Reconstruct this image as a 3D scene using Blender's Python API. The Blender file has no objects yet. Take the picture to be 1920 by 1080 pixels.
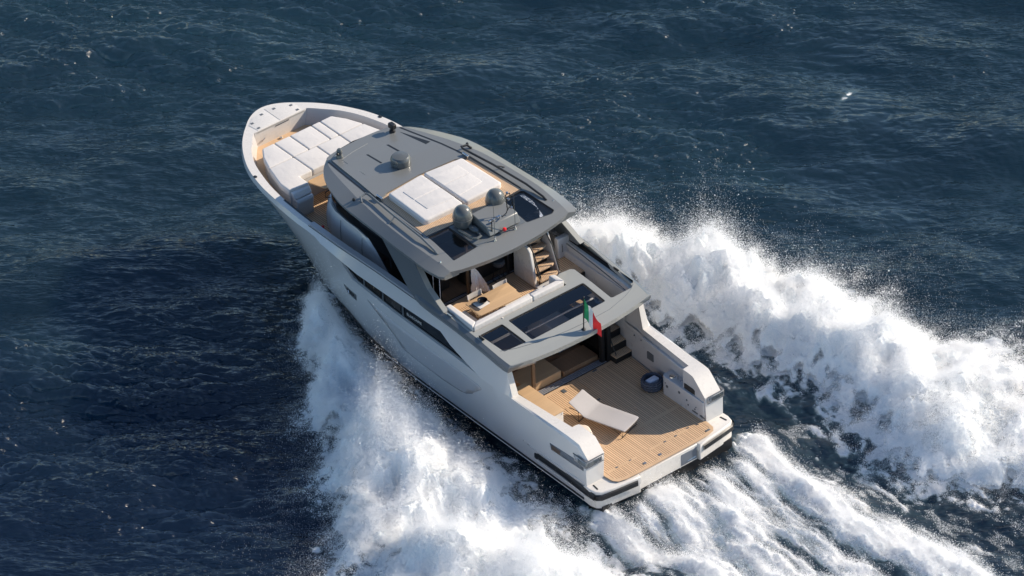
import bpy, bmesh, math, random
import numpy as np
from mathutils import Vector, Matrix
from mathutils.geometry import tessellate_polygon

# ------------------------------------------------------------------ camera, sky, sun
S = bpy.context.scene
COL = S.collection
rad = math.radians
cam_d = bpy.data.cameras.new('camera'); cam = bpy.data.objects.new('camera', cam_d); COL.objects.link(cam)
cam.location = (-106.8457, 89.1991, 107.9328)
cam.rotation_euler = (0.94179844, 0.03305448, -2.25707184)
cam_d.sensor_width = 36; cam_d.lens = 36*10411.11/1920
cam_d.clip_start = 1; cam_d.clip_end = 20000
S.camera = cam
SUN = Vector((-0.252, -0.835, 0.49)).normalized()
w = bpy.data.worlds.new('World'); S.world = w; w.use_nodes = True
nt = w.node_tree; bg = nt.nodes['Background']
sky = nt.nodes.new('ShaderNodeTexSky'); sky.sky_type = 'NISHITA'; sky.sun_disc = False
sky.sun_elevation = math.asin(SUN.z); sky.sun_rotation = math.atan2(SUN.x, SUN.y)
sky.air_density = 1.0; sky.dust_density = 0.15; sky.ozone_density = 2.6
nt.links.new(sky.outputs[0], bg.inputs[0]); bg.inputs[1].default_value = 0.12
sd = bpy.data.lights.new('sun', 'SUN'); sun = bpy.data.objects.new('sun', sd); COL.objects.link(sun)
sd.energy = 4.9; sd.angle = rad(0.5); sd.color = (1.0, 0.875, 0.715)
sun.rotation_euler = SUN.to_track_quat('Z', 'Y').to_euler()
S.view_settings.view_transform = 'Standard'; S.view_settings.look = 'None'
S.view_settings.exposure = 0.46; S.view_settings.gamma = 1.0
S.cycles.max_bounces = 6; S.cycles.transparent_max_bounces = 12
S.cycles.sample_clamp_direct = 1.3; S.cycles.caustics_reflective = False; S.cycles.caustics_refractive = False

# ------------------------------------------------------------------ materials
def newmat(name, col=(.5,.5,.5), rough=.5, metal=0, spec=.5, coat=0, **k):
    m = bpy.data.materials.new(name); m.use_nodes = True
    b = m.node_tree.nodes['Principled BSDF']
    b.inputs['Base Color'].default_value = (*col, 1); b.inputs['Roughness'].default_value = rough
    b.inputs['Metallic'].default_value = metal; b.inputs['Specular IOR Level'].default_value = spec
    b.inputs['Coat Weight'].default_value = coat
    return m
def N(m, t, **props):
    n = m.node_tree.nodes.new(t)
    for k, v in props.items(): setattr(n, k, v)
    return n
def LK(m, a, b): m.node_tree.links.new(a, b)
def BS(m): return m.node_tree.nodes['Principled BSDF']
def mathn(m, op, a, b=None, c=None):
    n = N(m, 'ShaderNodeMath', operation=op)
    for i, v in enumerate((a, b, c)):
        if v is None: continue
        if isinstance(v, (int, float)): n.inputs[i].default_value = v
        else: LK(m, v, n.inputs[i])
    return n.outputs[0]
def mixc(m, f, a, b):
    n = N(m, 'ShaderNodeMix', data_type='RGBA')
    for s, v in ((0, f), (6, a), (7, b)):
        if isinstance(v, (int, float)): n.inputs[s].default_value = v
        elif isinstance(v, tuple): n.inputs[s].default_value = (*v, 1)
        else: LK(m, v, n.inputs[s])
    return n.outputs[2]
def noise(m, scale=5, detail=4, rough=.5, vec=None, sc=None):
    n = N(m, 'ShaderNodeTexNoise'); n.inputs['Scale'].default_value = scale
    n.inputs['Detail'].default_value = detail; n.inputs['Roughness'].default_value = rough
    g = N(m, 'ShaderNodeNewGeometry').outputs['Position'] if vec is None else vec
    if sc:
        mp = N(m, 'ShaderNodeMapping'); mp.inputs['Scale'].default_value = sc; LK(m, g, mp.inputs[0]); g = mp.outputs[0]
    LK(m, g, n.inputs['Vector'])
    return n.outputs[0]
def worn(name, col, rough, var=.06, bump=.0, nscale=1.5, **k):
    """paint / gelcoat / fabric with a little tonal and gloss variation"""
    m = newmat(name, col, rough, **k); b = BS(m)
    f = noise(m, nscale, 5, .6)
    lo = tuple(c*(1-var) for c in col); hi = tuple(min(1, c*(1+var)) for c in col)
    LK(m, mixc(m, f, lo, hi), b.inputs['Base Color'])
    LK(m, mathn(m, 'MULTIPLY_ADD', noise(m, nscale*3, 4, .6), .18, rough-.09), b.inputs['Roughness'])
    if bump:
        bp = N(m, 'ShaderNodeBump'); bp.inputs['Strength'].default_value = bump; bp.inputs['Distance'].default_value = .01
        LK(m, noise(m, 60, 3, .6), bp.inputs['Height']); LK(m, bp.outputs[0], b.inputs['Normal'])
    return m
def teak(name, base, pitch=.062, dark=(.05,.03,.02), axis='y', seam=.13, var=.2):
    """teak planks with caulked seams; planks run along the other axis"""
    m = newmat(name, base, .62, spec=.3); b = BS(m)
    pos = N(m, 'ShaderNodeNewGeometry').outputs['Position']
    sp = N(m, 'ShaderNodeSeparateXYZ'); LK(m, pos, sp.inputs[0])
    a = sp.outputs['Y' if axis == 'y' else 'X']
    t = mathn(m, 'DIVIDE', a, pitch); fr = mathn(m, 'FRACT', mathn(m, 'ADD', t, 500.0))
    s = mathn(m, 'LESS_THAN', fr, seam)
    fl = mathn(m, 'FLOOR', t)
    wn = N(m, 'ShaderNodeTexWhiteNoise', noise_dimensions='1D'); LK(m, fl, wn.inputs['W'])
    g = noise(m, 3, 6, .65, sc=(1, 14, 1) if axis == 'y' else (14, 1, 1))
    f = mathn(m, 'MULTIPLY_ADD', wn.outputs[0], .45, mathn(m, 'MULTIPLY', g, .55))
    lo = tuple(c*(1-var) for c in base); hi = tuple(c*(1+var) for c in base)
    c = mixc(m, f, lo, hi)
    c = mixc(m, mathn(m, 'MULTIPLY', noise(m, .9, 5, .65), .45), c, tuple(.60*x for x in base))
    if seam > 0: c = mixc(m, s, c, dark)
    LK(m, c, b.inputs['Base Color'])
    return m
M = {}
M['white'] = worn('gelcoat white', (.69, .655, .605), .28, .03, coat=.3)
M['hull'] = worn('hull paint pale grey', (.585, .58, .57), .22, .03, coat=.5, nscale=.6)
M['panel'] = worn('hull panel grey', (.47, .465, .47), .35, .03, coat=.3)
M['roof'] = worn('roof paint grey', (.172, .178, .175), .34, .05, coat=.3, nscale=.8)
M['coam'] = worn('deckhouse paint light grey', (.305, .31, .29), .38, .05, coat=.25, nscale=.8)
M['dgrey'] = worn('dark grey paint', (.10, .11, .12), .35, .05, coat=.3)
M['fin'] = worn('fin paint blue grey', (.13, .145, .155), .38, .05, coat=.3)
M['dome'] = worn('radome grey', (.105, .112, .11), .25, .04, coat=.4)
M['black'] = worn('black rubber', (.012, .013, .015), .45, .2)
M['glossblack'] = newmat('black glass', (.006, .007, .009), .06, spec=.35)
M['steel'] = newmat('polished steel', (.62, .62, .62), .16, metal=1)
M['track'] = newmat('sliding track metal', (.35, .36, .40), .25, metal=.3)
M['teak'] = teak('teak planks', (.69, .465, .285), .076, seam=.18, var=.24)
M['teakx'] = teak('teak planks fine', (.68, .475, .305), .055, seam=.17)
M['teakm'] = teak('teak margin', (.63, .43, .265), .30, seam=.0, var=.12)
M['wood'] = teak('pale oak furniture', (.60, .40, .225), .11, seam=.012, dark=(.35,.22,.11), var=.12, axis='x')
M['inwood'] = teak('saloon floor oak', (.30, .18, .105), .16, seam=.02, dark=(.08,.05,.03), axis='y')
M['cushion'] = worn('white cushion fabric', (.64, .615, .59), .85, .03, bump=.15, spec=.2)
def wrinkle(m, h=.03, sc=3.2):
    b = BS(m); bp = N(m, 'ShaderNodeBump'); bp.inputs['Strength'].default_value = .5; bp.inputs['Distance'].default_value = h
    LK(m, mathn(m, 'ADD', noise(m, sc, 4, .6), mathn(m, 'MULTIPLY', noise(m, 50, 2, .5), .12)), bp.inputs['Height']); LK(m, bp.outputs[0], b.inputs['Normal'])
wrinkle(M['cushion'])
M['cushgrey'] = worn('grey cushion fabric', (.66, .65, .64), .85, .05, bump=.25, spec=.2)
M['beige'] = worn('lounger fabric', (.42, .40, .395), .9, .04, bump=.3, spec=.1)
M['pouf'] = worn('pouf leather', (.70, .60, .49), .7, .05, bump=.2)
M['canvas'] = worn('chair canvas', (.50, .46, .41), .9, .08, bump=.3)
M['rope'] = worn('navy rope', (.05, .06, .09), .8, .3, bump=.8)
M['towel'] = worn('folded towel', (.70, .72, .82), .95, .03, bump=.5)
M['stool'] = worn('stool fabric', (.05, .052, .06), .8, .1)
M['cork'] = worn('place mat brown', (.06, .05, .045), .6, .2)
M['inner'] = worn('inner wall paint', (.52, .51, .51), .3, .03, coat=.3)
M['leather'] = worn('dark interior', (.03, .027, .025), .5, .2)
M['pane'] = worn('tinted pane', (.035, .028, .022), .12, .2)
M['brownpanel'] = worn('brown veneer', (.16, .10, .06), .45, .15)
M['red'] = newmat('red lens', (.7, .015, .02), .3)
M['flagg'] = worn('flag green', (.02, .30, .12), .8, .05); M['flagw'] = worn('flag white', (.8, .8, .78), .8, .03); M['flagr'] = worn('flag red', (.75, .03, .035), .8, .05)
M['grid'] = worn('stern mesh', (.13, .15, .18), .4, .2)
def glassmat(name, tint, mixf=.5, rough=.02):
    m = bpy.data.materials.new(name); m.use_nodes = True
    for n in list(m.node_tree.nodes): m.node_tree.nodes.remove(n)
    o = N(m, 'ShaderNodeOutputMaterial'); tr = N(m, 'ShaderNodeBsdfTransparent'); gl = N(m, 'ShaderNodeBsdfGlossy')
    fr = N(m, 'ShaderNodeFresnel'); fr.inputs[0].default_value = 1.5; mx = N(m, 'ShaderNodeMixShader')
    tr.inputs[0].default_value = (*tint, 1); gl.inputs['Roughness'].default_value = rough
    LK(m, mathn(m, 'MULTIPLY_ADD', fr.outputs[0], .9, mixf), mx.inputs[0]); LK(m, tr.outputs[0], mx.inputs[1]); LK(m, gl.outputs[0], mx.inputs[2]); LK(m, mx.outputs[0], o.inputs[0])
    return m
M['glass'] = glassmat('tinted skylight glass', (.72, .75, .84), .03)
M['clear'] = glassmat('clear glass', (.80, .82, .82), .02)
M['lens'] = glassmat('lamp lens', (.75, .80, .82), .12)
m = worn('crumpled sheeting', (.70, .68, .68), .22, .05); M['sheeting'] = m
bp = N(m, 'ShaderNodeBump'); bp.inputs['Strength'].default_value = .8; bp.inputs['Distance'].default_value = .06
LK(m, noise(m, 5, 5, .6), bp.inputs['Height']); LK(m, bp.outputs[0], BS(m).inputs['Normal'])
m = worn('knitted basket', (.10, .115, .15), .8, .3); M['knit'] = m

# ------------------------------------------------------------------ mesh helpers
def finish(name, V, F, mat, parent=None, angle=35, bevel=0, smooth=True, recalc=True):
    me = bpy.data.meshes.new(name); me.from_pydata([tuple(v) for v in V], [], F)
    if recalc:
        b = bmesh.new(); b.from_mesh(me); bmesh.ops.remove_doubles(b, verts=b.verts, dist=1e-5)
        bmesh.ops.recalc_face_normals(b, faces=b.faces); b.to_mesh(me); b.free()
    me.materials.append(M[mat] if isinstance(mat, str) else mat)
    if smooth:
        me.shade_smooth(); me.set_sharp_from_angle(angle=rad(angle))
    o = bpy.data.objects.new(name, me); COL.objects.link(o)
    if parent is not None: o.parent = parent; o.matrix_parent_inverse = parent.matrix_world.inverted()
    if bevel:
        md = o.modifiers.new('bevel', 'BEVEL'); md.width = bevel; md.segments = 2; md.limit_method = 'ANGLE'; md.angle_limit = rad(40)
    return o
def clean(p):
    q = []
    for a in p:
        if not q or (Vector(a)-Vector(q[-1])).length > 1e-4: q.append(tuple(a))
    if (Vector(q[0])-Vector(q[-1])).length < 1e-4: q.pop()
    return q
def ccw(p):
    a = sum(p[i-1][0]*p[i][1]-p[i][0]*p[i-1][1] for i in range(len(p)))
    return list(p) if a > 0 else list(p)[::-1]
def inset(p, d):
    n = len(p); o = []
    for i in range(n):
        a, b, c = Vector(p[i-1]), Vector(p[i]), Vector(p[(i+1) % n])
        e1 = (b-a).normalized(); e2 = (c-b).normalized()
        n1 = Vector((-e1.y, e1.x)); n2 = Vector((-e2.y, e2.x))
        k = 1+n1.dot(n2); v = (n1+n2)/max(k, .35)
        o.append(tuple(b+v*d))
    return o
def rounded(p, r, seg=4):
    """round the corners of a convex-ish polygon"""
    p = ccw(p); n = len(p); o = []
    for i in range(n):
        a, b, c = Vector(p[i-1]), Vector(p[i]), Vector(p[(i+1) % n])
        d1 = (a-b); d2 = (c-b); q = min(r, d1.length*.45, d2.length*.45)
        s = b+d1.normalized()*q; e = b+d2.normalized()*q
        for k in range(seg+1):
            t = k/seg; o.append(tuple(s*(1-t)**2+b*2*t*(1-t)+e*t*t))
    return o
def tess(poly, holes=(), cu=(), cv=()):
    loops = [[Vector((*p, 0)) for p in L] for L in (poly, *holes)]
    tris = tessellate_polygon(loops); vs = [v for L in loops for v in L]
    b = bmesh.new(); bv = [b.verts.new(v) for v in vs]
    for t in tris:
        try: b.faces.new([bv[i] for i in t])
        except ValueError: pass
    bmesh.ops.remove_doubles(b, verts=b.verts, dist=1e-5)
    for c in cu: bmesh.ops.bisect_plane(b, geom=b.verts[:]+b.edges[:]+b.faces[:], plane_co=(c, 0, 0), plane_no=(1, 0, 0))
    for c in cv: bmesh.ops.bisect_plane(b, geom=b.verts[:]+b.edges[:]+b.faces[:], plane_co=(0, c, 0), plane_no=(0, 1, 0))
    b.verts.index_update()
    V = [(v.co.x, v.co.y) for v in b.verts]; F = [tuple(v.index for v in f.verts) for f in b.faces]
    b.free(); return V, F
class MB:
    def __init__(s): s.V = []; s.F = []
    def add(s, V, F):
        k = len(s.V); s.V += [tuple(v) for v in V]; s.F += [tuple(i+k for i in f) for f in F]; return s
    def box(s, x0, x1, y0, y1, z0, z1):
        return s.add([(x, y, z) for z in (z0, z1) for y in (y0, y1) for x in (x0, x1)],
                     [(0,2,3,1), (4,5,7,6), (0,1,5,4), (2,6,7,3), (0,4,6,2), (1,3,7,5)])
    def prism(s, p, z0, z1):
        p = ccw(clean(p)); n = len(p)
        z0f = z0 if callable(z0) else (lambda x, y: z0); z1f = z1 if callable(z1) else (lambda x, y: z1)
        V = [(x, y, z0f(x, y)) for x, y in p]+[(x, y, z1f(x, y)) for x, y in p]
        return s.add(V, [tuple(range(n))[::-1], tuple(range(n, 2*n))]+[(i, (i+1) % n, (i+1) % n+n, i+n) for i in range(n)])
    def rprism(s, p, z0, z1, r=.05, seg=4, cr=0):
        p = ccw(clean(p)); n = len(p)*(5 if cr else 1); rings = [(0, z0), (0, z1-r)]
        for k in range(1, seg+1):
            a = k/seg*math.pi/2; rings.append((r*(1-math.cos(a)), z1-r+r*math.sin(a)))
        V = []
        for d, z in rings:
            q = inset(p, d) if d else p
            V += [(x, y, z) for x, y in (rounded(q, max(cr-d, .004), 4) if cr else q)]
        F = [tuple(range(n))[::-1]]
        for j in range(len(rings)-1):
            F += [(j*n+i, j*n+(i+1) % n, (j+1)*n+(i+1) % n, (j+1)*n+i) for i in range(n)]
        m_ = (len(rings)-1)*n
        F.append(tuple(range(m_, m_+n)))
        return s.add(V, F)
    def plane_prism(s, p, f, g):
        """polygon p in (u,v) mapped by f to one face and by g to the other"""
        p = ccw(clean(p)); n = len(p)
        V = [f(*q) for q in p]+[g(*q) for q in p]
        return s.add(V, [tuple(range(n))[::-1], tuple(range(n, 2*n))]+[(i, (i+1) % n, (i+1) % n+n, i+n) for i in range(n)])
    def tube(s, pts, r, n=8, closed=False):
        P = [Vector(p) for p in pts]; R = r if isinstance(r, (list, tuple)) else [r]*len(P); rows = []
        up = Vector((0, 0, 1))
        for i, p in enumerate(P):
            a = P[i-1] if (i > 0 or closed) else p; b_ = P[(i+1) % len(P)] if (i < len(P)-1 or closed) else p
            t = (b_-a).normalized()
            u = t.cross(up if abs(t.z) < .95 else Vector((1, 0, 0))).normalized(); v = t.cross(u)
            rows.append([p+(u*math.cos(k/n*2*math.pi)+v*math.sin(k/n*2*math.pi))*R[i] for k in range(n)])
        return s.loft(rows, wrap=True, close=closed, caps=not closed)
    def loft(s, rows, wrap=False, close=False, caps=False):
        n = len(rows[0]); m_ = len(rows); V = [v for r in rows for v in r]; F = []
        for j in range(m_ if close else m_-1):
            for i in range(n if wrap else n-1):
                F.append((j*n+i, j*n+(i+1) % n, ((j+1) % m_)*n+(i+1) % n, ((j+1) % m_)*n+i))
        if caps: F += [tuple(range(n))[::-1], tuple(range((m_-1)*n, m_*n))]
        return s.add(V, F)
    def lathe(s, prof, c, n=28, sx=1, sy=1):
        rows = [[(c[0]+r*sx*math.cos(k/n*2*math.pi), c[1]+r*sy*math.sin(k/n*2*math.pi), c[2]+z) for k in range(n)] for r, z in prof]
        return s.loft(rows, wrap=True, caps=True)
    def build(s, name, mat, parent=None, **k): return finish(name, s.V, s.F, mat, parent, **k)
def thing(name, label, cat, loc=(0, 0, 0), group=None):
    o = bpy.data.objects.new(name, None); COL.objects.link(o); o.location = loc; o.empty_display_size = .2
    o['label'] = label; o['category'] = cat
    if group: o['group'] = group
    bpy.context.view_layer.update()
    return o
def tag(o, label=None, cat=None, group=None, kind=None):
    for k, v in (('label', label), ('category', cat), ('group', group), ('kind', kind)):
        if v: o[k] = v
    return o
def ip(x, xs, ys): return float(np.interp(x, xs, ys))
def spl(x, xs, ys):
    """smooth interpolation through the points"""
    i = int(np.clip(np.searchsorted(xs, x)-1, 0, len(xs)-2)); h = xs[i+1]-xs[i]; t = min(1, max(0, (x-xs[i])/h)); d = (ys[i+1]-ys[i])/h
    def sl(j):
        if j <= 0 or j >= len(xs)-1: return (ys[min(j+1, len(xs)-1)]-ys[max(j-1, 0)])/(xs[min(j+1, len(xs)-1)]-xs[max(j-1, 0)])
        a = (ys[j]-ys[j-1])/(xs[j]-xs[j-1]); b = (ys[j+1]-ys[j])/(xs[j+1]-xs[j])
        return 0 if a*b <= 0 else 2*a*b/(a+b)
    m0, m1 = sl(i), sl(i+1)
    return float((2*t**3-3*t*t+1)*ys[i]+(t**3-2*t*t+t)*h*m0+(-2*t**3+3*t*t)*ys[i+1]+(t**3-t*t)*h*m1)
# ------------------------------------------------------------------ the yacht  (x forward, y to port, z up from the aft deck)
yacht = thing('motor_yacht', 'white and grey motor yacht with teak decks running fast through the sea', 'motor yacht', (9, 0, 0))
# hull curves over x
XS = [0, 1.2, 4, 6, 8, 10, 12, 14, 15, 16, 17, 17.8, 18.4, 18.9, 19.4, 19.9, 20.4, 20.7, 20.87, 20.93]
YSH = [2.86, 2.87, 2.91, 2.95, 2.97, 2.99, 3.0, 3.01, 3.01, 2.98, 2.9, 2.74, 2.54, 2.30, 2.0, 1.61, 1.09, .70, .27, 0]
def ysh(x): return spl(x, XS, YSH) if x < 20.4 else 1.09*math.sqrt(max(0, 20.93-x)/.53)
def zt(x): return ip(x, [0, 4.12, 4.46, 5.2, 8.6, 8.9, 11, 13, 14.5, 15.5, 16.5, 17.5, 21], [1.42, 1.42, 2.58, 2.66, 2.74, 2.69, 2.69, 2.62, 2.63, 2.68, 2.75, 2.78, 2.77])
def zl(x): return ip(x, [0, 4.2, 5.5, 7, 10, 12.2, 12.9, 14.1, 14.6], [1.26, 1.42, 1.45, 1.53, 1.61, 1.77, 2.28, 2.46, 2.5]) if x < 14.6 else zt(x)-.16
def zu(x): return ip(x, [0, 4.2, 5.5, 6.21, 7.04, 7.5, 9.3, 11.8, 12.9, 14.1, 14.6], [1.27, 1.44, 1.48, 1.69, 1.98, 2.26, 2.22, 2.20, 2.32, 2.47, 2.51]) if x < 14.6 else zt(x)-.15
def rec(x): return .09*max(0, min(1, (zu(x)-zl(x)-.02)/.08))
def yin(x): return (spl if x > 16.2 else ip)(x, [0, 1.64, 1.66, 4.12, 4.5, 8.6, 8.7, 14.5, 16.2, 16.95, 17.65, 18.35, 18.95, 19.48, 19.91, 19.95], [2.14, 2.16, 2.42, 2.60, 2.66, 2.74, 2.70, 2.68, 2.66, 2.58, 2.42, 2.2, 1.9, 1.48, 1.08, 1.0])
def zfl(x): return -.03 if x < 8.6 else (1.68 if x < 16.15 else 2.1)
def row_x(x, xe):  # raked stem: lower rows end further aft
    return x if x < 14 else 14+(x-14)*(xe-14)/(20.93-14)
def ych(x): return ip(x, [0, 8, 10, 12, 14, 15, 16, 17, 18, 19, 19.6, 19.9], [2.80, 2.80, 2.77, 2.62, 2.25, 1.95, 1.6, 1.2, .78, .35, .1, 0])
def zch(x): return ip(x, [0, 10, 12, 14, 15, 16, 17, 18, 19, 20], [-.78, -.78, -.66, -.52, -.42, -.3, -.12, .15, .5, .9])
def y0(x): return ip(x, [0, 8, 10, 12, 13, 14, 15, 16, 17, 18, 19, 19.7, 20.1, 20.35], [2.84, 2.9, 2.9, 2.84, 2.74, 2.6, 2.38, 2.08, 1.7, 1.25, .72, .32, .1, 0])
def hull_rows(x):
    r = []
    xk = row_x(x, 19.6); r.append((xk, 0, ip(xk, [0, 14, 18, 19.6], [-1.6, -1.5, -.9, .2])))
    xc = row_x(x, 19.9); yc, zc_ = ych(xc), zch(xc); e = max(0, min(1, (19.9-xc)/.6))
    r.append((xc, max(0, yc-.10*e), zc_-.02)); r.append((xc, yc, zc_)); r.append((xc, yc+.02*e, zc_+.17))
    xm = row_x(x, 20.3); r.append((xm, y0(xm), ip(xm, [0, 14, 17, 20], [.05, .15, .6, 1.2])))
    xn = row_x(x, 20.65); r.append((xn, .52*y0(min(xn, 20.35))+.48*ysh(row_x(x, 20.9)), ip(xn, [0, 8, 12, 16, 20.6], [.85, .95, 1.1, 1.4, 1.9])))
    R = rec(x); Y = ysh(x)
    r.append((x, Y-.015, zl(x)))
    r.append((x, Y-.015-R, zl(x)+.012)); r.append((x, Y-.02-R, zu(x)-.012)); r.append((x, Y+.06 if 4.3 < x < 14.1 else Y, zu(x)))
    ch = ip(x, [0, 4, 4.6, 14, 16.5, 21], [.06, .06, .10, .10, .06, .05])
    yo = max(0, Y-ch)
    r.append((x, yo, zt(x)))
    yi = yin(x) if x < 19.93 else 0
    r.append((x, min(yi, yo), zt(x))); r.append((x, max(0, min(yi, yo)-(ip(x, [13, 16.2, 19.8], [0, .22, .15]) if x < 19.93 else 0)), zfl(x)))
    return r
stations = [.5, .92, 1.15, 1.4, 1.64, 1.66, 2.1, 2.5, 3, 3.5, 4.12, 4.2, 4.3, 4.46, 4.8, 5.2, 5.5, 5.85, 6.21, 6.6, 7.04, 7.25, 7.5, 8, 8.58, 8.62, 9.0, 9.5, 10, 10.5, 11, 11.4, 11.8, 12.2, 12.5, 12.9, 13.3, 13.7, 14.1, 14.5, 15, 15.5,
            16.1, 16.2, 16.5, 16.8, 17.1, 17.4, 17.6, 17.8, 18.0, 18.2, 18.4, 18.6, 18.8, 19.0, 19.2, 19.4, 19.55, 19.7, 19.82, 19.9, 19.92, 19.96, 20.1, 20.2, 20.3, 20.4, 20.48, 20.55, 20.62, 20.68, 20.74, 20.79, 20.83, 20.87, 20.895, 20.915, 20.93]
def knock(x, r):   # the aft end of the bulwark slopes down to the stern lamps
    if x < 1.2:
        k = ip(x, [.5, .92, 1.2], [.50, .10, 0]); r = [(a, b-(.05 if (c > 1.2) else 0)*(k > .05), c-k if c > .95 else c) for a, b, c in r]
        r[5] = (r[5][0], r[5][1], min(r[5][2], .82))
    return r
rows = [knock(x, hull_rows(x)) for x in stations]
def both(mb, rr):
    mb.loft(rr); mb.loft([[(a, -b, c) for a, b, c in r] for r in rr])
h = MB(); both(h, [r[3:7] for r in rows]); both(h, [r[6:8] for r in rows]); both(h, [r[8:11] for r in rows])
r0 = rows[0]
for s in (1, -1):
    h.add([(a, s*b, c) for a, b, c in r0[3:]], [tuple(range(len(r0)-3))])
h.build('hull', 'hull', yacht, angle=28)
h = MB(); both(h, [r[10:12] for r in rows]); h.build('bulwark_top', 'white', yacht)
h = MB(); both(h, [r[11:] for r in rows]); h.build('bulwark_inside', 'inner', yacht, angle=28)
h = MB(); both(h, [[(a, b, c) for a, b, c in r[:4]] for r in rows]); h.loft([[(.5, y*2.8, z) for y in (-1, 1)] for z in (-1.6, -.68)])
h.build('hull_bottom', 'black', yacht, angle=28)
def hy(x, z):   # half breadth of the hull side at a height
    r = knock(x, hull_rows(x))[2:7]; return ip(z, [p[2] for p in r], [p[1] for p in r])
# dark glazing strip in each side with panes, frames and the yard's lettering on the port one
for s in (1, -1):
    h = MB(); h.loft([[(a, s*(b+.001), c) for a, b, c in r[7:9]] for r in rows if 4.12 <= r[7][0] <= 12.9])
    sw = h.build('hull_window', 'glossblack', yacht, angle=28)
    def wy(x): return ysh(x)-.015-.09
    for (xa, xb, xt) in ((11.72, 12.32, 12.36), (10.72, 11.52, 11.62), (9.7, 10.55, 10.66)):
        g = MB(); p = [(xa, zu(xa)-.05), (xt if xt < xb+.2 else xb, zu(xb)-.05), (xb, zl(xb)+.16), (xa+.08, zl(xa)+.14)]
        g.plane_prism(p, lambda x, z: (x, s*(wy(x)+.012), z), lambda x, z: (x, s*(wy(x)-.0), z))
        g.build('pane', 'pane', sw, smooth=False)
    for xa in (11.6, 10.62, 9.58):
        g = MB(); g.plane_prism([(xa, zl(xa)+.02), (xa+.07, zl(xa)+.02), (xa+.07, zu(xa)-.02), (xa, zu(xa)-.02)], lambda x, z: (x, s*(wy(x)+.03), z), lambda x, z: (x, s*wy(x), z))
        g.build('window_frame', 'dgrey', sw, smooth=False)
    g = MB(); P_ = [(x, s*(wy(x)+.02), zl(x)+.04+(.35 if x > 12.2 else 0)*(x-12.2)/.5) for x in np.linspace(4.6, 12.3, 24)]
    g.tube(P_, .018, 6); g.build('window_trim', 'dgrey', sw)
txt = bpy.data.curves.new('lettering', 'FONT'); txt.body = 'BLUEGAME'; txt.size = .148; txt.space_character = 1.12; txt.extrude = .004; txt.align_x = 'CENTER'; txt.align_y = 'CENTER'
to = bpy.data.objects.new('tmp', txt); COL.objects.link(to); bpy.context.view_layer.update()
me = bpy.data.meshes.new_from_object(to.evaluated_get(bpy.context.evaluated_depsgraph_get())); bpy.data.objects.remove(to)
b_ = bmesh.new(); b_.from_mesh(me); bmesh.ops.recalc_face_normals(b_, faces=b_.faces); b_.to_mesh(me); b_.free()
lo = bpy.data.objects.new('builder_lettering', me); COL.objects.link(lo); me.materials.clear(); me.materials.append(M['white'])
lo.matrix_world = Matrix(((-1, 0, 0, 9.05), (-.01, 0, 1, wy(9.05)+.012), (.06, 1, 0, 1.83), (0, 0, 0, 1)))
lo.parent = yacht; lo.matrix_parent_inverse = yacht.matrix_world.inverted()
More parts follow.
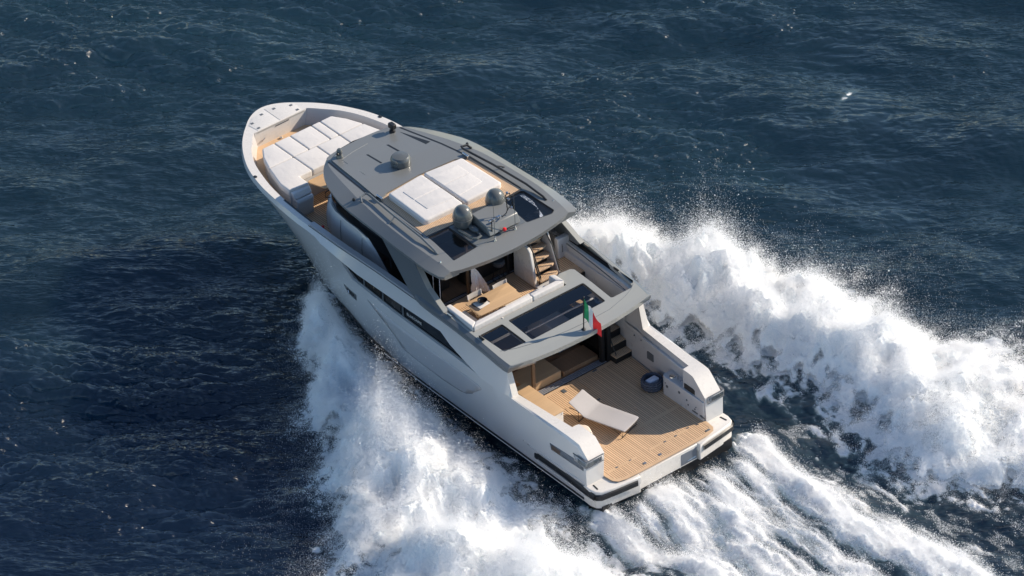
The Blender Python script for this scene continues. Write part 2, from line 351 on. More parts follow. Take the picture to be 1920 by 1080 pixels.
# pressed panels, hawse holes, swage lines, vents, stern lamps, rub rail
def side_sheet(name, poly, t, mat, s, par=yacht, cu=(), base=0):
    V, F = tess(ccw(poly), (), cu or [x*.5 for x in range(0, 40)], (.4, .7, 1.0))
    o = finish(name, [(x, s*(hy(x, z)+base), z) for x, z in V], F, mat, par, smooth=True, angle=30)
    sm = o.modifiers.new('thickness', 'SOLIDIFY'); sm.thickness = t; sm.offset = 0
    return o
PANEL = [(11.45, 1.33), (10.05, .60), (9.73, .32), (9.2, .26), (7.64, .20), (6.75, .25), (6.45, .31), (6.12, .5), (5.62, .92), (5.66, 1.0), (5.8, 1.02), (10.0, 1.17)]
HAWSE = [(12.82, 1.2), (12.10, 1.14), (12.14, .90), (12.62, .93)]
for s in (1, -1):
    p_ = side_sheet('hull_panel', PANEL, .03, 'panel', s)
    q = [(x, z) for x, z in PANEL[:8]]
    g = MB(); g.tube([(x, s*(hy(x, z)+.004), z-.012) for x, z in q], .014, 6); g.build('panel_groove', 'dgrey', p_)
    hw = side_sheet('hawse_plate', HAWSE, .02, 'dgrey', s)
    g = MB(); g.plane_prism([(12.66, 1.14), (12.22, 1.10), (12.26, .99), (12.56, 1.0)], lambda x, z: (x, s*(hy(x, z)+.022), z), lambda x, z: (x, s*(hy(x, z)), z)); g.build('hawse_hole', 'black', hw, smooth=False)
    g = MB(); g.tube([(12.55, s*(hy(12.5, 1.06)+.04), 1.11), (12.5, s*(hy(12.5, 1)+.05), 1.03)], .03, 8); g.build('hawse_roller', 'steel', hw)
    side_sheet('hull_swage', [(3.62, .02), (3.58, .02), (3.3, -.07), (.6, -.01), (.6, .03), (3.28, -.03)], .05, 'hull', s)
    v = side_sheet('side_vent', [(2.25, .68), (2.19, .45), (.62, .50), (.62, .74), (1.1, .74)], .03, 'grid', s)
    g = MB()
    for k in range(3): g.plane_prism([(2.15, .5+k*.06), (1.75, .5+k*.06), (1.72, .53+k*.06), (2.16, .53+k*.06)], lambda x, z: (x, s*(hy(x, z)+.03), z), lambda x, z: (x, s*hy(x, z), z))
    g.build('vent_slat', 'brownpanel', v, smooth=False)
    rr = MB(); pr = [(.0, -.06), (.035, -.10), (.05, -.2), (.04, -.30), (0, -.33)]
    xs_ = [3.15, 3.0, 2.9, 2.4, 1.6, .8, .3, .05]
    rr.loft([[(x, s*(2.83+dy*(0 if x > 3.1 else 1)+.05*(x < 1)), z-(.10 if x > 2.9 else .04)) for dy, z in pr] for x in xs_]); rr.build('rub_rail', 'black', yacht)
    g = MB(); g.loft([[(x, s*(2.865+.04*(x < 1)), -.40), (x, s*(2.875+.04*(x < 1)), -.42), (x, s*(2.865+.04*(x < 1)), -.44)] for x in (3.05, 2, 1, .4)]); g.build('boot_stripe', 'white', yacht)
    g = MB(); g.loft([[(x, s*(ych(x)+.028), -.70), (x, s*(ych(x)+.045), -.715), (x, s*(ych(x)+.028), -.73)] for x in (11, 9, 6, 4, 2, .6)]); g.build('boot_stripe', 'white', yacht)
    # lamp: wraps the aft corner of the bulwark
    g = MB(); g.loft([[(x, s*y, z) for z in (.70, .92)] for x, y in ((1.05, 2.855), (.75, 2.862), (.56, 2.865), (.50, 2.85), (.482, 2.80), (.475, 2.5), (.475, 2.19))])
    o = g.build('stern_lamp', 'panel', yacht); sm = o.modifiers.new('t', 'SOLIDIFY'); sm.thickness = .03; sm.offset = 1
    g = MB(); g.loft([[(x, s*y, z) for z in (.72, .90)] for x, y in ((.85, 2.90), (.55, 2.905), (.47, 2.88), (.440, 2.80), (.435, 2.5), (.435, 2.22))])
    g.build('lens', 'lens', o)
    g = MB(); g.box(.425, .455, min(s*2.25, s*2.31), max(s*2.25, s*2.31), .74, .89); g.build('reflector', 'red' if 0 else 'grid', o)
    for zz in (.685, .935):
        g = MB(); g.tube([(1.1, s*2.87, zz), (.78, s*2.88, zz), (.54, s*2.885, zz), (.465, s*2.86, zz), (.45, s*2.78, zz), (.45, s*2.17, zz)], .018, 6); g.build('lamp_bezel', 'dgrey', o)
# swim platform
PLO = [(.62, 2.88), (.3, 2.90), (.06, 2.84), (-.06, 2.70), (-.13, 2.2), (-.20, 1.6), (-.25, 1.24)]
def mir(p): return p+[(x, -y) for x, y in p[::-1]]
sp = MB(); sp.rprism(mir(PLO+[(-.12, 1.20)]), -.34, -.05, .05)
o_pl = sp.build('swim_platform', 'white', yacht, angle=50)
for s in (1, -1):
    g = MB(); g.prism([(x+.01, s*(y-.01)) for x, y in PLO]+[(.62, s*1.2)], -.70, -.34); g.build('platform_corner', 'white', o_pl, bevel=.03)
    g = MB(); pts = [(.3, 2.91), (.05, 2.85), (-.075, 2.70), (-.145, 2.2), (-.215, 1.6), (-.245, 1.36)]
    g.loft([[(x, s*y, -.14), (x-.035, s*(y+.02), -.17), (x-.04, s*(y+.02), -.33), (x-.005, s*y, -.37)] for x, y in pts]); g.build('platform_fender', 'black', o_pl)
    g = MB(); g.rprism(rounded([(.14, s*2.66), (.14, s*2.72), (.42, s*2.68), (.42, s*2.62)], .03), -.05, -.042, .004); g.build('scupper', 'black', o_pl)
g = MB(); g.box(-.15, .5, -1.2, 1.2, -.66, -.06); g.build('transom', 'white', yacht, bevel=.02)
g = MB(); g.box(-.165, -.14, -1.17, -.52, -.60, -.17); g.build('transom_grille', 'grid', yacht, bevel=.01)
g = MB(); g.tube([(-.17, -1.1, -.5), (-.18, -.75, -.5)], .012, 6); g.build('grille_handle', 'steel', yacht)
g = MB(); g.box(-.30, .4, -.10, .35, -.88, -.74); g.build('trim_bracket', 'dgrey', yacht, bevel=.02)
g = MB(); g.box(-.1, .55, -2.7, 2.7, -1.5, -.62); g.build('transom_underside', 'black', yacht)
# aft deck
TK = [(.40, 2.13), (.12, 2.10), (-.03, 1.98), (-.10, 1.7), (-.125, 1.2)]
g = MB(); g.prism(mir([(5.0, 2.62)]+[(2.5, 2.45), (1.66, 2.42), (.5, 2.16)]+[]) , -.2, -.012); g.build('deck_base', 'white', yacht)
V, F = tess(ccw(mir([(5.0, 2.60), (2.5, 2.42), (1.66, 2.40), (1.6, 2.13)]+TK)))
aft = finish('aft_deck', [(x, y, -.002) for x, y in V], F, 'teak', yacht, smooth=False)
g = MB()   # margin planks and cross planks, a few millimetres proud
def strip(mb, p, z=.0025):
    V, F = tess(ccw(clean(p))); mb.add([(x, y, z) for x, y in V], F)
inn = [(.42, 2.01), (.20, 1.99), (.10, 1.9), (.03, 1.68), (.0, 1.2)]
strip(g, mir(TK)[:5]+inn[::-1]); strip(g, [(x, -y) for x, y in (TK+inn[::-1])]); strip(g, [(-.125, -1.2), (-.125, 1.2), (0, 1.2), (0, -1.2)])
strip(g, [(4.86, -2.5), (4.98, -2.5), (4.98, 1.8), (4.86, 1.8)])
strip(g, [(.40, 2.13), (.42, 2.01), (1.6, 2.01), (1.6, 2.13)]); strip(g, [(.40, -2.13), (.42, -2.01), (2.5, -2.03), (2.5, -2.14)])
strip(g, [(1.62, -2.0), (1.76, -2.0), (1.76, 1.6), (1.62, 1.6)]); strip(g, [(.52, -1.4), (.62, -1.4), (.62, .2), (.52, .2)], .0028); strip(g, [(.50, .7), (.60, .7), (.60, 1.95), (.50, 1.95)], .0028)
strip(g, [(4.3, -1.60), (4.86, -1.60), (4.86, -1.52), (4.3, -1.52)]); strip(g, [(1.76, -1.60), (4.3, -1.60), (4.3, -1.53), (1.76, -1.53)])
g.build('deck_margin', 'teakm', aft, smooth=False, recalc=False)
for i, (x, y, a, b) in enumerate(((.56, -.9, .025, .05), (.56, -.45, .025, .05), (.56, 1.0, .02, .05), (.56, 1.55, .025, .05), (.14, .75, .045, .06), (.16, .1, .045, .06), (.10, -1.85, .04, .09), (.62, -1.45, .02, .05), (4.75, .25, .09, .07), (4.93, -1.2, .035, .09), (3.66, -.30, .03, .07))):
    g = MB(); g.rprism([(x-a, y-b), (x+a, y-b), (x+a, y+b), (x-a, y+b)], .003, .012, .004); g.build('deck_fitting', 'dgrey' if i != 4 and i != 5 else 'grid', aft)
for i, (x, y) in enumerate(((4.25, -.12), (4.25, -.42), (2.6, -.9))):   # inlaid lighter lines
    g = MB(); g.tube([(x, y, .004), (x+.6, y, .004), (x+.75, y-.2, .004)] if i < 2 else [(x, y, .004), (x-.25, y+.03, .004)], .012, 6); g.build('deck_inlay', 'teakm', aft)
# starboard wet unit with taps under the bulwark
cab = MB(); cab.rprism(rounded([(2.60, -2.5), (2.60, -2.18), (2.52, -2.06), (.55, -2.06), (.55, -2.5)], .05), 0, .72, .02); cb = cab.build('wet_unit', 'inner', yacht, angle=40)
g = MB(); g.lathe([(.10, 0), (.09, .03), (.03, .035)], (2.28, -2.25, .72)); g.build('sink', 'steel', cb)
for x in (2.05, 1.78):
    g = MB(); g.tube([(x, -2.30, .72), (x, -2.30, .86), (x-.02, -2.2, .9), (x-.02, -2.14, .87)], .018, 8); g.build('tap', 'steel', cb)
for x, z, r in ((2.32, .40, .05), (1.72, .50, .05), (1.35, .40, .03), (1.28, .25, .03), (.95, .26, .03), (.90, .36, .02), (.62, .18, .02), (2.4, .5, .02)):
    g = MB(); g.tube([(x, -2.061, z), (x, -2.045, z)], r, 12); g.build('wall_fitting', 'dgrey', cb)
for x in (.95, .58):
    g = MB(); g.box(x-.13, x+.13, -2.062, -2.045, .12, .17); g.build('step_light', 'dgrey', cb)
g = MB(); g.box(.58, 1.55, -2.20, -2.125, .74, .92); g.build('unit_recess', 'leather', cb)
g = MB(); g.rprism([(4.05, -2.56), (4.05, -2.50), (1.80, -2.34), (1.68, -2.44), (1.68, -2.5)], 1.10, 1.19, .02); g.build('bulwark_flap', 'inner', yacht)
for x in (4.55, 3.9, 4.2, 3.4):
    g = MB(); g.tube([(x, -2.62, .95), (x, -2.57, .95)], .022, 10); g.build('wall_light', 'dgrey', yacht)
g = MB(); g.box(3.55, 3.85, -2.56, -2.52, .45, .72); g.build('wall_vent', 'dgrey', yacht)
g = MB(); g.loft([[(x, -ip(x, [1.6, 2.5, 5.2], [2.43, 2.5, 2.66])+.015, z) for z in (0, 1.2)] for x in (1.6, 2.5, 3.5, 4.5, 5.2)]); g.build('aft_wall', 'inner', yacht)
# port counter
g = MB(); g.box(2.76, 4.66, 1.88, 2.50, 0, 1.16); pc = g.build('side_counter', 'white', yacht, bevel=.02)
g = MB(); g.rprism([(2.74, 1.86), (4.68, 1.86), (4.68, 2.40), (2.74, 2.40)], 1.163, 1.21, .012); g.build('counter_top', 'wood', pc)
g = MB(); g.tube([(2.755, 1.95, 1.08), (2.745, 1.95, 1.08)], .018, 8); g.build('latch', 'dgrey', pc)
# lower saloon seen through the open doors
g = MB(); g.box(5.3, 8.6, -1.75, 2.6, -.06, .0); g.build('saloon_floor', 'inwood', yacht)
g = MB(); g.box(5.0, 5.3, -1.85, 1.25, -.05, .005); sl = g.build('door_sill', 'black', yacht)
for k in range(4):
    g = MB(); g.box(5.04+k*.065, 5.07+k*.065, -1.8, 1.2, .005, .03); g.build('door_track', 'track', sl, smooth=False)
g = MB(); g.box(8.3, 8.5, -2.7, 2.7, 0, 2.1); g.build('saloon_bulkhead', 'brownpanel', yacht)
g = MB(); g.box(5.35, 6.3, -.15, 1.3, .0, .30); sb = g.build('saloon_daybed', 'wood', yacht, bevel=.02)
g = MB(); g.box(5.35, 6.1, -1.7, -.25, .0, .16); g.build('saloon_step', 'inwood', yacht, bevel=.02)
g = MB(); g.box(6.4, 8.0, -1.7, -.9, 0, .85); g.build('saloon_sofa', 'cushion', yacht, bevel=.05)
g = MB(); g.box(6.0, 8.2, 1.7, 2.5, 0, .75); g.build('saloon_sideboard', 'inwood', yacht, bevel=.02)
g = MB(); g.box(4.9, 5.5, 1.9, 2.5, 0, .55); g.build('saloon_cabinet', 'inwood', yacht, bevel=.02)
for x0, x1, y0_, y1 in ((5.0, 5.2, -1.98, -1.83), (5.05, 5.2, -1.75, -1.62)):
    g = MB(); g.box(x0, x1, y0_, y1, 0, 2.2); g.build('door_post', 'black', yacht, bevel=.01)
g = MB(); g.box(4.98, 5.06, 1.20, 1.32, 0, 2.2); g.build('door_post', 'brownpanel', yacht, bevel=.01)
g = MB(); g.box(5.05, 8.6, -1.90, -1.78, 0, 2.15); g.build('saloon_side', 'glossblack', yacht)
# starboard steps up to the cockpit
for k in range(8):
    x = 4.72+k*.33; z = .28*(k+1)-.04
    g = MB(); g.box(x, x+.36, -2.66, -1.95, z-.035, z); g.build('stair_tread', 'teakx', yacht, bevel=.01)
    if k < 7:
        g = MB(); g.box(x+.30, x+.33, -2.66, -1.95, z, z+.24); g.build('stair_riser', 'black', yacht, smooth=False)
g = MB(); g.box(4.74, 5.02, -2.66, -1.95, 0, .20); g.build('stair_riser', 'black', yacht, smooth=False)
g = MB(); g.tube([(4.78, -2.0, .3), (5.3, -2.0, 1.25)], .02, 8); g.build('handrail', 'black', yacht)
# ---------------- foredeck
bd = [(16.15, 2.49), (16.95, 2.41), (17.3, 2.35), (17.65, 2.27), (18.0, 2.17), (18.35, 2.06), (18.65, 1.93), (18.95, 1.77), (19.2, 1.59), (19.48, 1.36), (19.7, 1.16), (19.9, .98)]
inner = [(16.15, -1.52), (16.9, -1.52), (16.9, 1.52), (16.15, 1.52)]
V, F = tess(ccw(bd+[(x, -y) for x, y in bd[::-1]]+inner))
fd = finish('fore_deck', [(x, y, 2.15) for x, y in V], F, 'teakm', yacht, smooth=False)
g = MB(); g.prism([(16.15, 2.45), (16.15, 1.5), (16.9, 1.5), (16.9, 2.35)], 1.7, 2.14); g.prism([(16.15, -2.45), (16.15, -1.5), (16.9, -1.5), (16.9, -2.35)], 1.7, 2.14)
g.box(16.86, 16.9, -1.6, 1.6, 1.7, 2.14); g.build('deck_step', 'inner', yacht, smooth=False)
V, F = tess(ccw([(8.6, 2.74), (13, 2.70), (16.2, 2.42), (16.9, 1.5), (16.9, -1.5), (16.2, -2.42), (13, -2.70), (8.6, -2.74)]))
sdk = finish('side_deck', [(x, y, 1.70) for x, y in V], F, 'teak', yacht, smooth=False)
fo = [(19.93, 1.06), (19.9, 1.62)]
cap = [(19.93, 1.30)]+[(x, max(0, ysh(x)-.05)) for x in (20.1, 20.2, 20.3, 20.4, 20.48, 20.55, 20.62, 20.68, 20.74, 20.79, 20.83, 20.87, 20.895)]
g = MB(); g.prism(mir([(19.86, 1.02)]+[(19.93, 1.5)]+cap[1:]+[(20.91, 0.02)]), 2.70, 2.772); lk = g.build('anchor_locker', 'white', yacht)
g = MB(); g.box(19.86, 19.95, -1.10, 1.10, 2.1, 2.74); g.build('locker_wall', 'white', lk, bevel=.02)
for s in (1, -1):
    g = MB(); p = [(19.90, s*.012), (19.90, s*.92), (20.33, s*.98), (20.62, s*.62), (20.78, s*.012)]
    g.rprism(p, 2.765, 2.784, .006); hd = g.build('locker_hatch', 'white', lk)
    for x, y in ((20.35, .82), (19.99, .82), (20.57, .26)):
        g = MB(); g.rprism([(x-.045, s*y-.055), (x+.045, s*y-.055), (x+.045, s*y+.055), (x-.045, s*y+.055)], 2.784, 2.792, .004); g.build('hatch_hinge', 'dgrey', hd)
g = MB(); g.tube([(19.855, -.35, 2.66), (19.85, .22, 2.66)], .014, 6); g.build('locker_handle', 'black', lk)
g = MB(); g.tube([(19.85, .80, 2.3), (19.80, .80, 2.38), (19.80, .72, 2.44), (19.85, .70, 2.36)], .013, 6); g.build('bow_eye', 'steel', lk)
g = MB(); g.lathe([(.05, 0), (.05, .05), (.03, .06)], (19.75, .1, 2.15), 14); g.build('deck_fitting', 'steel', fd)
for s in (1, -1):
    g = MB(); g.lathe([(.075, 0), (.075, .02), (.04, .025)], (17.78, s*2.64, 2.775), 14, 1, .8); g.build('fairlead', 'black', yacht)
# opening with dark rail in the bulwark and grey top rail further aft
for s in (1, -1):
    g = MB(); g.loft([[(x, s*(yin(x)+.06), zt(x)+.004), (x, s*(yin(x)-.012), zt(x)+.004), (x, s*(yin(x)-.012), zt(x)-.14)] for x in (14.62, 15, 15.6, 16.15)]); g.build('side_gate_rail', 'black', yacht)
    g = MB(); g.loft([[(x, s*(2.875), zt(x)+.0), (x, s*2.875, zt(x)+.05), (x, s*(yin(x)-.01), zt(x)+.05), (x, s*(yin(x)-.01), zt(x)-.1)] for x in (14.55, 13.5, 12.5, 11, 10, 9, 8.7)], caps=True); g.build('top_rail', 'panel', yacht)
    g = MB(); g.tube([(x, s*(2.915), zt(x)+.004) for x in (14.55, 13, 11, 9, 8.7)], .011, 5); g.build('rail_groove', 'black', yacht)
# ---------------- lower deckhouse (coach) and glass
HO = [(15.95, 0), (15.88, .7), (15.62, 1.25), (15.2, 1.62), (14.6, 1.86), (13.8, 1.98), (12.7, 2.04), (11.4, 2.08), (10.4, 2.1), (8.75, 2.1)]
def hz(x): return ip(x, [8.6, 11.5, 12.6, 13.3, 14.6, 15.4, 16], [1.74, 1.76, 2.72, 2.80, 2.72, 2.62, 2.55])
for s in (1, -1):
    g = MB(); rr = []
    P_ = []
    for i in range(len(HO)-1):
        for t in (0, .25, .5, .75): P_.append(tuple(Vector(HO[i])*(1-t)+Vector(HO[i+1])*t))
    P_.append(HO[-1])
    for x, y in P_:
        z = hz(x); k = (z-1.7)
        rr.append([(x+.02, s*(y+.05), 1.69), (x+.02, s*(y+.06), 1.7+k*.5), (x, s*(y+.02), 1.7+k*.85), (x-.06, s*max(0, y-.05), z), (x-.22, s*max(0, y-.16), z-.03)])
    g.loft(rr); g.build('deckhouse_side', 'hull', yacht, angle=40)
    g = MB(); g.loft([[(x-.14, s*max(0, y-.09), 1.72), (x-.14, s*max(0, y-.09), hz(x)), (x-.05-.1*(x > 14), s*max(0, y-.05), 4.02 if x > 14.5 else 4.1)] for x, y in P_])
    g.build('house_glass', 'glossblack', yacht, angle=40)
for xx in (14.0, 12.75): 
    g = MB(); yy = ip(xx, [p[0] for p in HO[::-1]], [p[1] for p in HO[::-1]])+.068
    g.tube([(xx, yy, 1.72), (xx, yy+.008, 2.3), (xx, yy-.03, 2.7)], .007, 5); g.build('panel_seam', 'dgrey', yacht)
g = MB(); g.tube([(15.36, 1.35, 2.60), (15.42, 1.52, 2.66), (15.42, 1.52, 2.86), (15.36, 1.30, 2.94)], .018, 8); g.build('grab_handle', 'black', yacht)
g = MB(); g.lathe([(.05, 0), (.05, .08), (.02, .1)], (14.9, 2.08, 1.95), 12); g.build('side_light', 'red', yacht)
g = MB(); g.tube([(12.4, 2.3, 1.7), (12.2, 2.3, 1.95)], .06, 10); g.build('deck_filler', 'red', yacht)
# ------------------------------------------------------------------ upper cockpit deck with skylights
def zc(x): return ip(x, [3.8, 4.19, 5.64, 7.17, 8.5, 9], [2.66, 2.68, 2.87, 2.98, 3.02, 3.02])
edge = [(3.80, 0), (3.82, .6), (3.86, 1.3), (3.95, 2.1), (4.10, 2.80), (4.14, 2.86)]
well = [(8.7, 2.90), (8.7, 2.78), (6.06, 2.80), (6.06, -1.06), (6.56, -1.06), (6.64, -1.24), (6.60, -1.66), (6.50, -1.76), (4.74, -1.80), (4.70, -1.86), (4.70, -2.62), (4.76, -2.72), (4.9, -2.76), (7.5, -2.93), (8.0, -2.95), (8.0, -3.0)]
outl = [(x, y) for x, y in edge]+[(4.7, 2.89)]+well[:]+[(7.5, -3.0), (4.7, -2.89)]+[(x, -y) for x, y in edge[::-1]][:-1]
G1 = rounded([(5.83, 1.56), (4.67, 1.52), (4.70, -1.56), (5.81, -1.54)], .07); G2 = rounded([(5.82, 2.74), (4.76, 2.60), (4.70, 1.74), (5.82, 1.82)], .06)
V, F = tess(ccw(clean(outl)), (G1, G2), (4.19, 5.64, 7.17), ())
od = finish('upper_deck', [(x, y, zc(x)) for x, y in V], F, 'coam', yacht, smooth=False)
sm = od.modifiers.new('t', 'SOLIDIFY'); sm.thickness = .16; sm.offset = -1
for i, (G, gp) in enumerate(((G1, 0), (G2, 0))):
    V, F = tess(ccw(inset(ccw(G), -.012)), (), (5.64,))
    o = finish('skylight', [(x, y, zc(x)-.035) for x, y in V], F, 'glass', yacht, smooth=False)
    g = MB(); cc = inset(ccw(G), .012); g.tube([(x, y, zc(x)-.012) for x, y in cc], .016, 6, closed=True); g.build('skylight_seal', 'black', o)
    (x0, x1, ya, yb) = (5.30, 5.78, -1.5, 1.5) if i == 0 else (5.42, 5.78, 1.86, 2.68)
    g = MB(); g.prism([(x0, ya), (x1, ya), (x1, yb), (x0, yb)], lambda x, y: zc(x)-.06, lambda x, y: zc(x)-.045); g.build('skylight_blind', 'black', o, smooth=False)
g = MB(); g.tube([(5.40, -1.6, 2.45), (5.42, 1.2, 2.45)], .03, 6); g.build('awning_bar', 'white', yacht)
g = MB(); g.box(5.5, 6.0, -1.35, -.95, 2.30, 2.34); g.build('door_head', 'wood', yacht)
g = MB(); g.tube([(x, y, zc(x)+.002) for x, y in ((4.85, 2.68), (4.66, 2.2), (4.45, 1.3), (4.33, .3), (4.30, -.4), (4.32, -1.4), (4.5, -2.2), (4.66, -2.6), (4.8, -2.8))], .009, 5); g.build('deck_crease', 'fin', yacht)
for s in (1, -1):
    rr = []
    for x, yk, t in ((3.99, 2.12, .0), (4.10, 2.74, .4), (4.14, 2.86, .8), (4.35, 2.875, 1), (4.7, 2.89, 1), (5.3, 2.895, 1), (6, 2.90, 1), (7.2, 2.92, 1), (7.9, 2.93, 1), (8.5, 2.93, .9), (8.85, 2.90, .5)):
        z = zc(x); rr.append([(x, s*(yk-.004), z+.001), (x-.02*(t < .9), s*(yk+.12*t), z-.05), (x, s*(yk+.14*t), z-.17), (x+.03, s*(yk+.09*t), z-.30*(.6+.4*t)), (x+.05, s*(yk-.25), z-.32)])
    g = MB(); g.loft(rr, caps=True); g.build('deck_fascia', 'fin', yacht, angle=25)
    for cx, cy in ((5.64, 2.80), (7.17, 2.86)):
        g = MB(); g.rprism([(cx-.10, s*cy-.03), (cx+.10, s*cy-.03), (cx+.10, s*cy+.03), (cx-.10, s*cy+.03)], zc(cx), zc(cx)+.05, .015)
        g.tube([(cx-.13, s*cy, zc(cx)+.05), (cx+.13, s*cy, zc(cx)+.05)], .022, 8); g.build('cleat', 'steel' if cx > 6 else 'black', yacht)
g = MB(); g.lathe([(.03, 0), (.03, .02)], (6.02, 1.62, 2.9), 12); g.build('deck_fitting', 'white', yacht)
# cockpit floor, walkway, walls of the well
V, F = tess(ccw([(6.05, 2.80), (6.05, -1.06), (7.36, -1.06), (7.36, -2.93), (8.62, -2.93), (8.62, 2.80)]))
cf = finish('cockpit_deck', [(x, y, 2.20) for x, y in V], F, 'teak', yacht, smooth=False)
g = MB(); strip(g, [(8.1, -.9), (8.6, -.9), (8.6, 2.7), (8.1, 2.7)], 2.2025); strip(g, [(6.6, -1.06), (6.75, -1.06), (6.75, 2.4), (6.6, 2.4)], 2.2025); strip(g, [(7.36, -2.8), (7.5, -2.8), (7.5, -1.1), (7.36, -1.1)], 2.2025)
g.build('deck_margin', 'teakm', cf, smooth=False, recalc=False)
g = MB(); g.box(6.05, 8.62, -1.06, 2.80, 2.08, 2.19); g.box(7.36, 8.62, -2.9, -1.06, 2.08, 2.19); g.build('deck_underside', 'white', yacht, smooth=False)
g = MB(); g.loft([[(x, y, z) for z in (2.1, 2.86)] for x, y in ((8.6, 2.79), (6.055, 2.81), (6.055, -1.065), (6.57, -1.07), (6.65, -1.26), (6.61, -1.67), (6.51, -1.765))]); g.build('well_wall', 'inner', yacht, angle=20)
g = MB(); g.loft([[(x, y, z) for z in (1.2, 2.72)] for x, y in ((6.5, -1.78), (5.6, -1.83))]); g.build('stair_wall', 'inner', yacht, angle=20)
g = MB(); g.loft([[(x, -y-.0, z) for y, z in ((2.60, .9), (2.60, 2.30), (2.63, 2.42))] for x in (8.2, 7.0, 5.8, 5.0)]); g.loft([[(x, -y, z) for y, z in ((2.63, 2.42), (2.78, 2.44))] for x in (8.2, 7, 5.8, 5)]); g.build('walkway_wall', 'inner', yacht, angle=30)
g = MB(); g.loft([[(x, -y, z) for y, z in ((2.80, 2.40), (2.84, 2.86))] for x in (8.3, 7, 5.8, 4.85)]); g.build('walkway_glass', 'glossblack', yacht)
g = MB(); g.prism([(8.05, -2.90), (8.25, -2.90), (8.25, -2.35), (8.05, -2.35)], 2.2, 2.98); g.build('walkway_gate', 'inner', yacht, bevel=.03)
g = MB(); g.tube([(8.03, -2.5, 2.75), (8.0, -2.5, 2.7), (8.0, -2.5, 2.5), (8.03, -2.5, 2.45)], .015, 6); g.build('gate_handle', 'dgrey', yacht)
# aft doors and interior of the upper saloon
V, F = tess(ccw([(8.62, 2.09), (8.62, -2.09), (14.5, -1.8), (14.5, 1.8)]))
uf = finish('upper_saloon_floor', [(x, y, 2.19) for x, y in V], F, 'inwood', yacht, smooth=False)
g = MB(); g.box(8.5, 8.66, -2.09, 2.09, 2.2, 2.225); ds = g.build('door_sill', 'black', yacht)
for k in range(2):
    g = MB(); g.box(8.53+k*.06, 8.55+k*.06, -2, 2, 2.225, 2.24); g.build('door_track', 'track', ds, smooth=False)
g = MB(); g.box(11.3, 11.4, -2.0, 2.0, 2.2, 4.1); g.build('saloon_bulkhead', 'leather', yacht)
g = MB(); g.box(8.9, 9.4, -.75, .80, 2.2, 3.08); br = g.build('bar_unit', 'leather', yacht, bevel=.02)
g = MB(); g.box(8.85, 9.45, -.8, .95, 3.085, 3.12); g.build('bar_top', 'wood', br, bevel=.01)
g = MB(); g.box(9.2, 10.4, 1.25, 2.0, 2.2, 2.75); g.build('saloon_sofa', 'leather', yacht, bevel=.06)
for x, y in ((8.55, 1.02), (8.52, -.62), (8.6, -.80)):
    g = MB(); g.box(x-.03, x+.04, y-.045, y+.045, 2.22, 4.15); g.build('door_post', 'brownpanel' if y > 0 else 'black', yacht, bevel=.008)
g = MB(); g.box(8.57, 8.60, -2.05, -.84, 2.23, 4.1); g.build('door_leaf', 'glossblack', yacht)
for x, y in ((7.95, 2.62), (8.45, 2.50)):
    g = MB(); g.tube([(x, y, zc(x)-.3), (x, y, 4.15)], .017, 8); g.build('roof_post', 'track', yacht)
# stair from the cockpit to the roof in its white housing
SH = [(8.42, 2.2), (7.34, 2.2), (7.45, 2.9), (7.57, 3.46), (7.66, 3.56), (7.92, 3.60), (8.42, 3.25)]
hs = MB(); hs.plane_prism(SH, lambda x, z: (x, -.78, z), lambda x, z: (x, -.90, z)); sh = hs.build('stair_housing', 'white', yacht, bevel=.025)
g = MB(); g.plane_prism([(8.3, 2.2), (7.30, 2.2), (7.32, 2.3), (7.9, 3.7), (8.1, 3.7)], lambda x, z: (x, -1.78, z), lambda x, z: (x, -1.84, z)); g.build('stair_side', 'inner', yacht, bevel=.015)
g = MB(); g.plane_prism([(8.42, 2.2), (7.75, 2.2), (8.4, 3.5)], lambda x, z: (x, -.91, z), lambda x, z: (x, -1.77, z)); g.build('stair_back', 'leather', yacht)
for k, (x, z) in enumerate(((7.38, 2.42), (7.58, 2.68), (7.78, 2.94), (7.95, 3.20), (8.14, 3.46))):
    g = MB(); g.rprism(rounded([(x-.13, -.95), (x+.17, -.95), (x+.17, -1.74), (x-.06, -1.74), (x-.13, -1.62)], .03), z-.05, z, .01); g.build('stair_tread', 'teakx', yacht)
g = MB(); g.box(7.2, 7.55, -1.80, -.80, 2.2, 2.26); g.build('stair_landing', 'inner', yacht, bevel=.01)
for y in (-.93, -.99, -1.76): 
    g = MB(); g.tube([(7.28, y, 2.3), (7.30, y, 2.55), (7.62, y, 3.33), (8.0, y, 3.75), (8.3, y, 3.85)], .024, 8); g.build('stair_rail', 'black', yacht)
# ------------------------------------------------------------------ hardtop
def zr(x): return ip(x, [7.2, 7.9, 9, 12, 13.3, 14.6, 15.2, 15.7], [4.20, 4.36, 4.45, 4.45, 4.38, 4.25, 4.20, 4.16])
CX = [7.58, 8.3, 9.3, 10.5, 11.9, 13.05, 13.8, 14.5, 15.0, 15.33]
def yc_(x): return spl(x, CX, [2.45, 2.50, 2.55, 2.51, 2.38, 2.165, 1.985, 1.80, 1.63, 1.44])
def dyf(x): return spl(x, [7.58, 7.75, 8.3, 9.3, 10.5, 11.9, 13.05, 13.8, 14.5, 15.0, 15.33], [.26, .38, .42, .36, .35, .42, .52, .47, .36, .20, .03])
def dzf(x): return spl(x, [7.58, 7.75, 8.3, 9.3, 11.9, 13.05, 14.5, 15.33], [.07, .10, .15, .17, .17, .15, .10, .03])
FX = [7.58, 7.66, 7.75, 7.9, 8.1, 8.3, 8.7, 9.0, 9.3, 9.9, 10.5, 11.2, 11.9, 12.3, 12.7, 13.05, 13.3, 13.55, 13.8, 14.05, 14.3, 14.5, 14.7, 14.85, 15.0, 15.1, 15.2, 15.27, 15.33]
